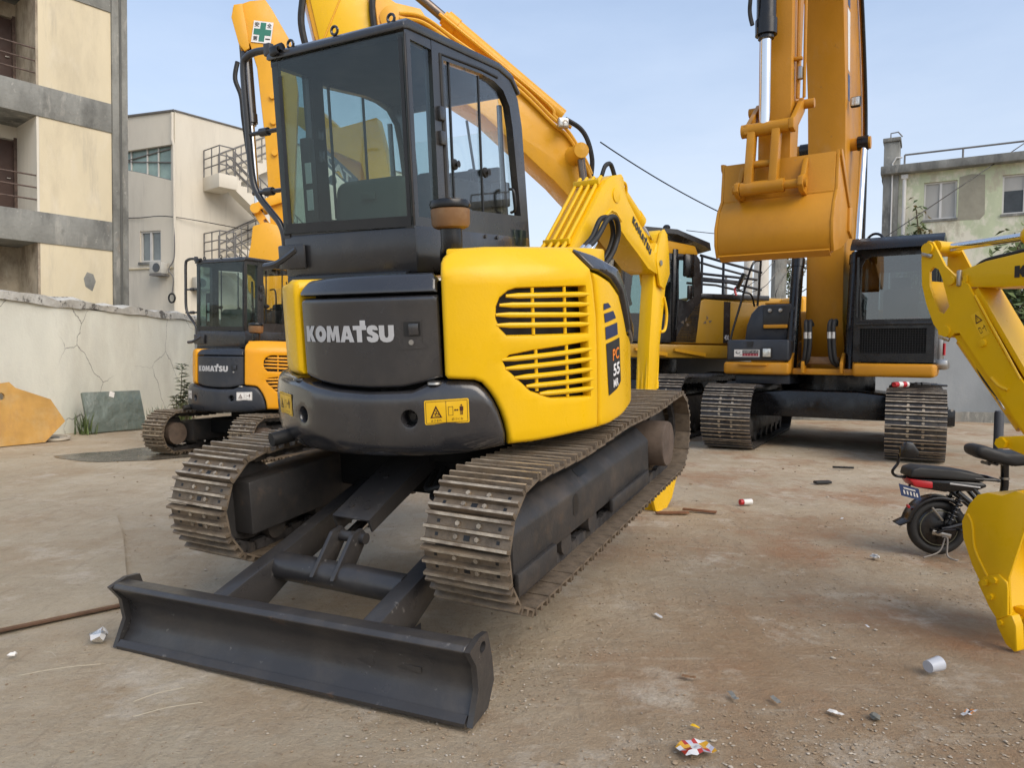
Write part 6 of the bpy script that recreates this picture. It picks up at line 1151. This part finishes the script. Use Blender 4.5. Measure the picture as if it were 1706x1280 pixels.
for k in range(7): part('pole_wire', tube(smooth([(-.2 + .3 * k, -.1, 5.1 - .1 * (k % 3)), (.4 * k - 1, -.4, 4.3 - .15 * k), (-2 + .9 * k, -.3, 3.7 + .2 * (k % 2))]), .018, 4), M_BLACK, up)
def wire(a, b_, sag, r, lab):
    a, b_ = Vector(a), Vector(b_); pts = [a.lerp(b_, i / 24) - Vector((0, 0, sag * 4 * (i / 24) * (1 - i / 24))) for i in range(25)]; tag(part('overhead_wire', tube(pts, r, 5), M_BLACK, None), lab, 'wire')
wire((2.6, 22, 8.0), (9.81, 26.5, 5.97), .25, .022, 'thin black overhead wire sloping from the arched boom to the ochre bucket')
wire((9.81, 26.4, 3.4), (24, 26.0, 13.4), .1, .020, 'thin black overhead wire crossing in front of the green building')
wire((6.0, 25, 5.9), (9.81, 26.5, 5.97), .05, .014, 'thin level wire left of the hanging ochre bucket')
far_mast = tag(part('lattice_mast', tube([(17.8, 60, 0), (17.8, 60, 8.5)], [.25, .1], 8), M_RAILG, None), 'slim distant mast seen through the catwalk railing', 'mast')

# ------------------------------------------------------------------ plants
def leaf_mats(n, c): return mat(n, c, .6, var=.35, scale=5)
M_LEAF = [leaf_mats('leaf mid', (.105, .15, .042)), leaf_mats('leaf dark', (.06, .095, .028)), leaf_mats('leaf pale', (.15, .19, .065))]; M_STEM = mat('stem', (.10, .08, .045), .8)
def leaves(b, pts, size, rng, ar=.42):
    for p in pts:
        d = Vector((rng.uniform(-1, 1), rng.uniform(-1, 1), rng.uniform(-.9, .5))).normalized(); s = d.orthogonal().normalized(); s = (Matrix.Rotation(rng.uniform(0, 6.3), 3, d) @ s); L_ = size * rng.uniform(.6, 1.3); up_ = d.cross(s) * L_ * .12
        b.add(([p, p + d * L_ * .5 + s * L_ * ar * .5 + up_, p + d * L_, p + d * L_ * .5 - s * L_ * ar * .5 + up_], [(0, 1, 2, 3)]), rng.choice((0, 0, 1, 2)))
def bush(name, loc, r, h, n, size, lab, cat, seed, group=None, twigs=9):
    rng = random.Random(seed); o = empty(name, loc); tag(o, lab, cat, group); st = MB(); lf = MB(); pts = []
    for k in range(twigs):
        a = rng.uniform(0, 6.3); tip = Vector((math.cos(a) * r * rng.uniform(.3, 1), math.sin(a) * r * rng.uniform(.3, 1), h * rng.uniform(.5, 1))); mid = tip * .5 + Vector((0, 0, h * .12)); ps = smooth([(0, 0, 0), mid, tip], 5); st.add(tube(ps, [.02 * r * (1.3 - i / len(ps)) + .004 for i in range(len(ps))], 5))
        for i in range(n // twigs): q = ps[int(rng.uniform(.25, 1) * (len(ps) - 1))]; pts.append(q + Vector((rng.gauss(0, .16), rng.gauss(0, .16), rng.gauss(0, .13))) * r * 1.1)
    leaves(lf, pts, size, rng); st.build('stem', M_STEM, o); lf.build('foliage', M_LEAF, o); return o
bush('shrub', (14.2, 19.2, 1.8), 1.7, 3.2, 1700, .24, 'leafy green shrub rising over the wall by the chrome rod', 'shrub', 4, twigs=14)
bush('shrub', (13.2, 19.4, 1.4), 1.0, 2.5, 420, .20, 'small leafy shrub above the black cab roof corner', 'shrub', 9, twigs=9)
bush('shrub', (9.7, 17.9, .2), .5, 1.6, 260, .16, 'dark green bush showing between the tracks of the ochre excavator', 'shrub', 5)
cl_ = empty('climbing_plant', gf(1.15, 0, .15)); tag(cl_, 'ivy-like climber with brown leaves on the green building wall', 'climbing plant'); rng = random.Random(2); lf = MB(); st = MB(); pts = []
for k in range(6):
    ps = smooth([Vector((rng.uniform(-.2, .2), -.05, 3)), Vector((rng.uniform(-.3, .3), -.1, 5)), Vector((rng.uniform(-.2, .4), -.15, 6.4 + rng.uniform(-.6, 1.3)))], 6); st.add(tube(ps, .025, 5)); pts += [q + Vector((rng.gauss(0, .20), rng.gauss(0, .12), rng.gauss(0, .15))) for q in ps for _ in range(9)]
leaves(lf, pts, .24, rng); st.build('stem', M_STEM, cl_); lf.build('foliage', [mat('leaf bronze', (.11, .085, .03), .6, var=.4, scale=5), *M_LEAF[:2]], cl_)
bush('shrub', (10.6, 27.0, 3.6), .7, 1.8, 240, .2, 'green creeper at the foot of the grey corner pier', 'shrub', 12)
# tall weed by the small excavator
wd = empty('tall_weed', (-6.6, 14.2, 0)); wd.scale = (.85, .85, .72); tag(wd, 'tall leafy green weed growing against the pale wall', 'weed'); rng = random.Random(8); st = MB(); lf = MB()
for k, (dx, hh) in enumerate(((.0, 1.62), (.14, .95), (-.12, .75), (.05, 1.15))):
    ps = smooth([(dx * .3, 0, 0), (dx * .8, .02, hh * .5), (dx * 1.2 + .02, .05, hh)], 8); st.add(tube(ps, [.014 - .009 * i / len(ps) for i in range(len(ps))], 5))
    for i, q in enumerate(ps[3:]):
        for j in range(7): a = rng.uniform(0, 6.3); d = Vector((math.cos(a), math.sin(a), rng.uniform(-.1, .7))).normalized(); L_ = .19 * rng.uniform(.6, 1.2); s = Vector((-d.y, d.x, 0)).normalized() * L_ * .17; lf.add(([q, q + d * L_ * .5 + s, q + d * L_ - Vector((0, 0, .03)), q + d * L_ * .5 - s], [(0, 1, 2, 3)]), rng.choice((0, 1, 2)))
st.build('stem', M_STEM, wd); lf.build('foliage', M_LEAF, wd)
def tuft(loc, n, h, lab, seed, m=0):
    rng = random.Random(seed); b = MB()
    for k in range(n):
        a = rng.uniform(0, 6.3); x0 = Vector((rng.gauss(0, .08), rng.gauss(0, .06), 0)); d = Vector((math.cos(a) * .35, math.sin(a) * .35, 1)) * h * rng.uniform(.5, 1.1); s = Vector((-math.sin(a), math.cos(a), 0)) * .010; b.add(([x0 - s, x0 + s, x0 + d * .6 + s * .7 + Vector((0, 0, .02)), x0 + d, x0 + d * .6 - s * .7 + Vector((0, 0, .02))], [(0, 1, 2, 3, 4)]), rng.choice((0, 1)))
    o = b.build('grass_tuft', M_LEAF[:2] if m == 0 else [M_STEM, M_LEAF[2]]); o.location = loc; return tag(o, lab, 'grass tuft')
tuft((-7.25, 12.1, 0), 60, .38, 'green grass tuft at the left foot of the wrapped panel', 1); tuft((-6.6, 13.3, 0), 40, .42, 'thin green tuft at the right foot of the wrapped panel', 2); tuft((-6.4, 13.9, 0), 70, .55, 'dry brown weeds tangled along the wall foot', 3, 1)

# ------------------------------------------------------------------ things standing and lying about
wp = part('wrapped_panel', box((0, 0, .36), (1.08, .06, .72), bev=.015, seg=2), mat('grey green sheeting', (.125, .155, .135), .42, var=.22, scale=4, bump=.06, bscale=5, dirt=[((.22, .24, .21), .7, 5, 1, .5, .7)]), None); wp.location = (-6.93, 12.55, .01); wp.rotation_euler = Euler((R_(-16), 0, R_(63)), 'XYZ'); tag(wp, 'grey green wrapped panel leaning against the pale wall', 'panel')
lb_ = part('torn_label', box((-.02, -.034, .66), (.09, .004, .10), (0, R_(20), 0)), M_STKW, wp)
yp = part('cut_steel_plate', extrude([(-.9, 0), (.62, 0), (.98, .30), (.80, .66), (.30, .86), (.22, .95), (.05, .93), (-.9, .98)], lambda a, c, d: (a, d, c), -.02, .02, holes=[circle(.08, .74, .055, 12)], ), mat('worn amber plate', (.50, .285, .075), .7, var=.2, scale=2.2, dirt=[((.36, .20, .08), .7, 4, .5, .50, .7), ((.55, .42, .22), .5, 2, 1, .5, .7)]), None)
yp.location = (-7.42, 10.35, 0); yp.rotation_euler = Euler((R_(-12), 0, R_(66)), 'XYZ'); tag(yp, 'cut amber steel plate with a hole leaning on the wall at the left edge', 'steel plate')
ld = empty('manhole_lid', (-7.25, 11.3, .0)); ld.scale = (.66, .66, .8); tag(ld, 'pale round lid lying tilted on the ground by the amber plate', 'lid'); part('rim', lathe([(.30, .0), (.33, .02), (.32, .06), (.26, .055), (.25, .03), (0, .03)], (0, 0, 0), (.03, -.05, 1), 26), mat('pale iron', (.42, .38, .31), .8, var=.2), ld); part('boss', lathe([(.1, .03), (.09, .05), (0, .055)], (0, 0, 0), (.03, -.05, 1), 14), M_CONC, ld)
tb_ = empty('tool_case', (9.45, 15.6, 0)); tb_.rotation_euler = (0, 0, R_(-20)); tag(tb_, 'black tool case on the ground by the back wall', 'case'); part('body', box((0, 0, .19), (.42, .22, .36), bev=.02), M_BLACK, tb_); part('handle', tube(smooth([(-.08, 0, .37), (-.07, 0, .43), (.07, 0, .43), (.08, 0, .37)], 3), .012, 6), M_BLACK, tb_)
for x in (-.14, .14): part('latch', box((x, -.112, .36), (.05, .02, .05)), M_STEEL, tb_)
po = tag(part('steel_post', lathe([(.14, 0), (.14, .03), (.065, .05), (.065, .62), (.055, .66), (0, .67)], (7.46, 10.9, 0), (0, 0, 1), 18), mat('post paint', (.06, .065, .075), .5), None), 'short dark grey post standing behind the scooter saddle', 'post')
# tools on the ochre excavator's right hand track
def on_track(l, u, z): q = rig(5.5, 12.45, 213) @ Matrix.Translation((-.08, .22, 0)) @ Matrix.Rotation(R_(4), 4, 'Z') @ Vector((l, u, z)); return q
sc = empty('spray_can', on_track(-1.10, 1.9, 1.075)); sc.rotation_euler = (0, 0, R_(20)); tag(sc, 'red and white spray can lying on the ochre excavator track', 'spray can'); part('can', cyl((-.09, 0, 0), (.09, 0, 0), .04, 14), M_STKW, sc); part('cap', cyl((-.16, 0, 0), (-.092, 0, 0), .036, 14), M_RED, sc); part('band', cyl((-.02, 0, 0), (.05, 0, 0), .0412, 14), M_RED, sc)
for dx, dz, lab in ((-.35, .0, 'dark pry bar lying on the ochre excavator track'), (-.10, .05, 'black grease gun lying behind the spray can on the track')):
    t_ = empty('hand_tool', on_track(-1.35 + dx * .4, 1.75 + dz, 1.07)); t_.rotation_euler = (0, R_(4), R_(35 + dx * 40)); tag(t_, lab, 'tool'); part('shaft', cyl((-.24, 0, 0), (.24, 0, .01), .016, 8), M_BLACK, t_); part('grip', cyl((-.26, 0, 0), (-.10, 0, .0), .028, 8), M_RUB, t_)
# litter
def crumple(name, loc, s, m, lab, seed, flat=.5, n=34):
    rng = random.Random(seed); bm = bmesh.new()
    for k in range(n): d = Vector((rng.gauss(0, 1), rng.gauss(0, 1), rng.gauss(0, 1))).normalized() * rng.uniform(.65, 1); bm.verts.new((d.x * s[0], d.y * s[1], (d.z + .8) * s[2]))
    r = bmesh.ops.convex_hull(bm, input=bm.verts); bmesh.ops.triangulate(bm, faces=bm.faces)
    bmesh.ops.subdivide_edges(bm, edges=bm.edges, cuts=1)
    for v_ in bm.verts: v_.co *= rng.uniform(.82, 1.08)
    bm.verts.index_update(); b = MB()
    for f_ in bm.faces: b.add(([v_.co.copy() for v_ in f_.verts], [tuple(range(len(f_.verts)))]), rng.randrange(len(m)))
    bm.free(); me = b.mesh(name, m, 20); o = link(name, me); o.location = loc; o.rotation_euler = (0, 0, rng.uniform(0, 6)); return tag(o, lab, 'litter')
def sheet_litter(name, loc, w_, h_, m, lab, seed, amp=.02, cat='litter'):
    rng = random.Random(seed); v = []; f = []; nx, ny = 7, 5; b = MB(); ox = rng.uniform(0, 50)
    for j in range(ny + 1):
        for i in range(nx + 1): x, y = (i / nx - .5) * w_, (j / ny - .5) * h_; v.append(Vector((x + rng.uniform(-.1, .1) * w_ / nx, y + rng.uniform(-.25, .25) * h_ / ny * (2 if j in (0, ny) else 1), .004 + amp * (1 + mnoise.noise(Vector((x * 26 + ox, y * 26, 1))) + .5 * mnoise.noise(Vector((x * 70, y * 70 + ox, 1)))))))
    for j in range(ny):
        for i in range(nx): a = j * (nx + 1) + i; b.add(([v[a], v[a + 1], v[a + nx + 2], v[a + nx + 1]], [(0, 1, 2, 3)]), (0 if len(m) == 1 else int((mnoise.noise(Vector((i * .33 + ox, j * .4, 2))) * .9 + .5) * len(m)) % len(m)))
    o = b.build(name, m, None, ang=60); o.location = loc; o.rotation_euler = (0, 0, rng.uniform(0, 6)); return tag(o, lab, cat)
M_FOIL = mat('silver foil', (.62, .61, .57), .28, metal=.75, var=.2, scale=20); M_PAPER = mat('white paper', (.60, .60, .60), .7, var=.1)
crumple('foil_pouch', (-1.96, 3.36, .0), (.06, .045, .04), [M_FOIL, M_FOIL, M_PAPER], 'crumpled silver foil pouch at the left end of the dozer blade', 1)
wr = sheet_litter('snack_wrapper', (.66, 2.46, 0), .125, .085, [mat('wrapper yellow', (.62, .33, .03), .35), M_PAPER, mat('wrapper red', (.35, .03, .02), .35), mat('wrapper lilac', (.42, .42, .50), .3)], 'torn yellow and white snack wrapper lying near the bottom edge', 11, .014)
sheet_litter('snack_wrapper', (1.80, 2.74, 0), .08, .035, [mat('wrapper orange', (.60, .20, .02), .35), M_PAPER, M_GREY], 'small orange and white wrapper near the right bottom corner', 12, .012)
crumple('paper_ball', (2.57, 4.97, .0), (.05, .025, .02), [M_PAPER, M_PAPER, M_STEEL], 'crumpled white paper lying left of the yellow bucket', 4)
pc = part('plastic_cup', lathe([(.0, .0), (.026, 0), (.032, .075), (.030, .075), (.025, .004), (0, .004)], (1.86, 3.12, .031), (.85, .35, .05), 18), mat('frosted plastic', (.46, .48, .52), .35, var=.04), None); tag(pc, 'translucent white plastic cup lying on its side on the right', 'cup')
cn_ = empty('drink_can', (2.25, 6.78, .03)); cn_.rotation_euler = (0, 0, R_(15)); tag(cn_, 'red and white can lying in the open yard', 'can'); part('can', cyl((-.03, 0, 0), (.06, 0, 0), .028, 12), M_STKW, cn_); part('band', cyl((-.065, 0, 0), (-.032, 0, 0), .027, 12), M_RED, cn_)
tag(part('rubber_scrap', box((3.53, 8.04, .016), (.20, .07, .03), (0, 0, R_(12)), bev=.01), M_RUB, None), 'black rubber scrap lying in the middle of the yard', 'scrap'); tag(part('steel_bar', box((4.3, 9.2, .015), (.26, .03, .025), (0, 0, R_(-8)), bev=.004), M_BLACK, None), 'short black bar lying in front of the ochre excavator', 'bar')
for i, (x, y, L_, a, lab) in enumerate(((-1.40, 2.815, .19, 42, 'pale straw left of the dozer blade, upper one of a crossed pair'), (-1.305, 2.697, .24, 30, 'pale straw below the other near the dozer blade'), (-1.93, 3.03, .30, 25, 'long thin dry stem lying at the left of the yard'), (-2.08, 3.19, .10, -30, 'short dry stem at the far left bottom'))):
    s_ = part('dry_straw', tube(smooth([(-L_ / 2, 0, .012), (0, .006, .016), (L_ / 2, 0, .010)], 4), .0013, 5), mat('straw', (.48, .42, .31), .7), None); s_.location = (x, y, 0); s_.rotation_euler = (0, 0, R_(a)); tag(s_, lab, 'straw')
for i, (x, y, L_, w_, m_, lab) in enumerate(((.80, 3.77, .07, .02, M_PAPER, 'pale torn strip on the ground right of the near track'), (1.86, 3.66, .035, .012, M_PAPER, 'tiny white paper scrap in the middle right'), (.78, 3.04, .06, .02, M_BROWN, 'dark brown leaf on the soil near the bottom middle'), (.92, 2.87, .07, .02, M_CONC, 'thin grey chip left of centre bottom'), (1.08, 2.84, .06, .02, M_CONC, 'flat grey chip beside the other in the bottom middle'), (1.28, 2.74, .06, .025, M_STKW, 'bent pale plastic strip at the bottom right'), (.70, 2.62, .035, .015, M_STK, 'small yellow scrap above the torn wrapper'), (2.9, 6.2, .06, .02, M_PAPER, 'white scrap lying far out in the yard'))):
    sheet_litter('ground_scrap', (x, y, 0), L_, w_, [m_], lab, 30 + i, .006, 'scrap')
crumple('stone', (1.42, 2.71, -.004), (.03, .026, .016), [mat('stone grey', (.16, .16, .14), .9, var=.25, scale=20)], 'dark grey stone lying at the bottom right', 9); crumple('pebble', (-2.25, 3.19, -.002), (.022, .014, .012), [M_STKW], 'white pebble at the left edge', 10)
for x, y, a, lab in ((1.72, 6.45, -25, 'rusty flat bar end beside the yellow bucket tip'), (1.45, 6.35, 5, 'thin rusty strip lying under the near track')): tag(part('rusty_strip', box((x, y, .012), (.30, .05, .016), (0, 0, R_(a)), bev=.003), mat('rust', (.17, .075, .035), .85, var=.3, scale=10), None), lab, 'scrap')
# ------------------------------------------------------------------ place the machines
def tilted(x, y, z, yaw, pitch, roll): return Matrix.Translation((x, y, z)) @ Matrix.Rotation(-yaw, 4, 'Z') @ Matrix.Rotation(pitch, 4, 'X') @ Matrix.Rotation(roll, 4, 'Y')
main = mini_excavator(tilted(-.2821, 4.3393, .4024, .4754, .1074, .0028), 'excavator', 'lemon yellow compact excavator in front, propped up on its dozer blade', M_YEL, M_GREY, M_CAB, (M_STK, M_INK), u1=1.68, boom_m=M_YEL)
small = mini_excavator(tilted(-3.62, 10.45, 0.0, R_(24), 0, 0), 'excavator', 'small amber excavator parked by the pale boundary wall on the left', M_YEL2, M_NAVY, M_CAB, (M_STKW, M_INK), decal=True, u1=1.26, boom_m=M_YEL2, flip=True)
def hidden_digger():
    """another excavator behind the cab: only its boom shows, through the cab glass"""
    rt = empty('excavator'); rt.matrix_world = rig(-1.6, 16.0 - .9, 285); tag(rt, 'farther amber excavator whose boom shows only through the near cab windows', 'excavator', 'large excavators')
    for sx in (-1, 1): part('track', box((sx * 1.0, 0, .42), (.5, 3.0, .8), bev=.3, seg=5), M_TRKD, rt)
    part('house', box((0, -.5, 1.7), (2.2, 2.6, 1.3), bev=.08, seg=3), M_YEL2, rt); part('carbody', box((0, 0, .85), (1.6, 1.4, .5), bev=.05), M_BLACK, rt)
    bo = part('boom', extrude([(.5, 1.9), (1.2, 3.6), (1.9, 4.9), (2.9, 6.35), (3.1, 6.6), (2.75, 6.75), (1.9, 6.0), (.9, 4.4), (.1, 2.2)], side_fn(0), -.25, .25, bev=.02), M_YELB, rt)
    part('arm', extrude([(3.1, 6.7), (2.5, 6.55), (2.0, 6.15), (1.15, 6.3), (.95, 5.6), (.55, 3.6), (.95, 3.5), (1.5, 5.4), (2.3, 5.75), (3.0, 6.3)], side_fn(-.42), -.14, .14, bev=.02), M_YEL, rt)
    dm = MB(); df = lambda x, y, d=0: (-.2535 - d, 2.55 - .85 * x, 5.55 - .75 * x + .34 * y); dm.add(([Vector(df(*p)) for p in ((0, 0), (1, 0), (1, 1), (0, 1))], [(0, 1, 2, 3)]), 0)
    text('CAT', .1, .8, .2, .6, lambda x, y: df(x, y, .003), dm, 1, bold=.04); dm.add(([Vector(df(*p, .005)) for p in ((.36, .12), (.58, .12), (.47, .42))], [(0, 1, 2)]), 2); dm.build('boom_decal', [M_GREY, M_WHT, M_YEL], bo)
    return rt
hidden_digger(); big_front(); big_side(); right_digger(); scooter()
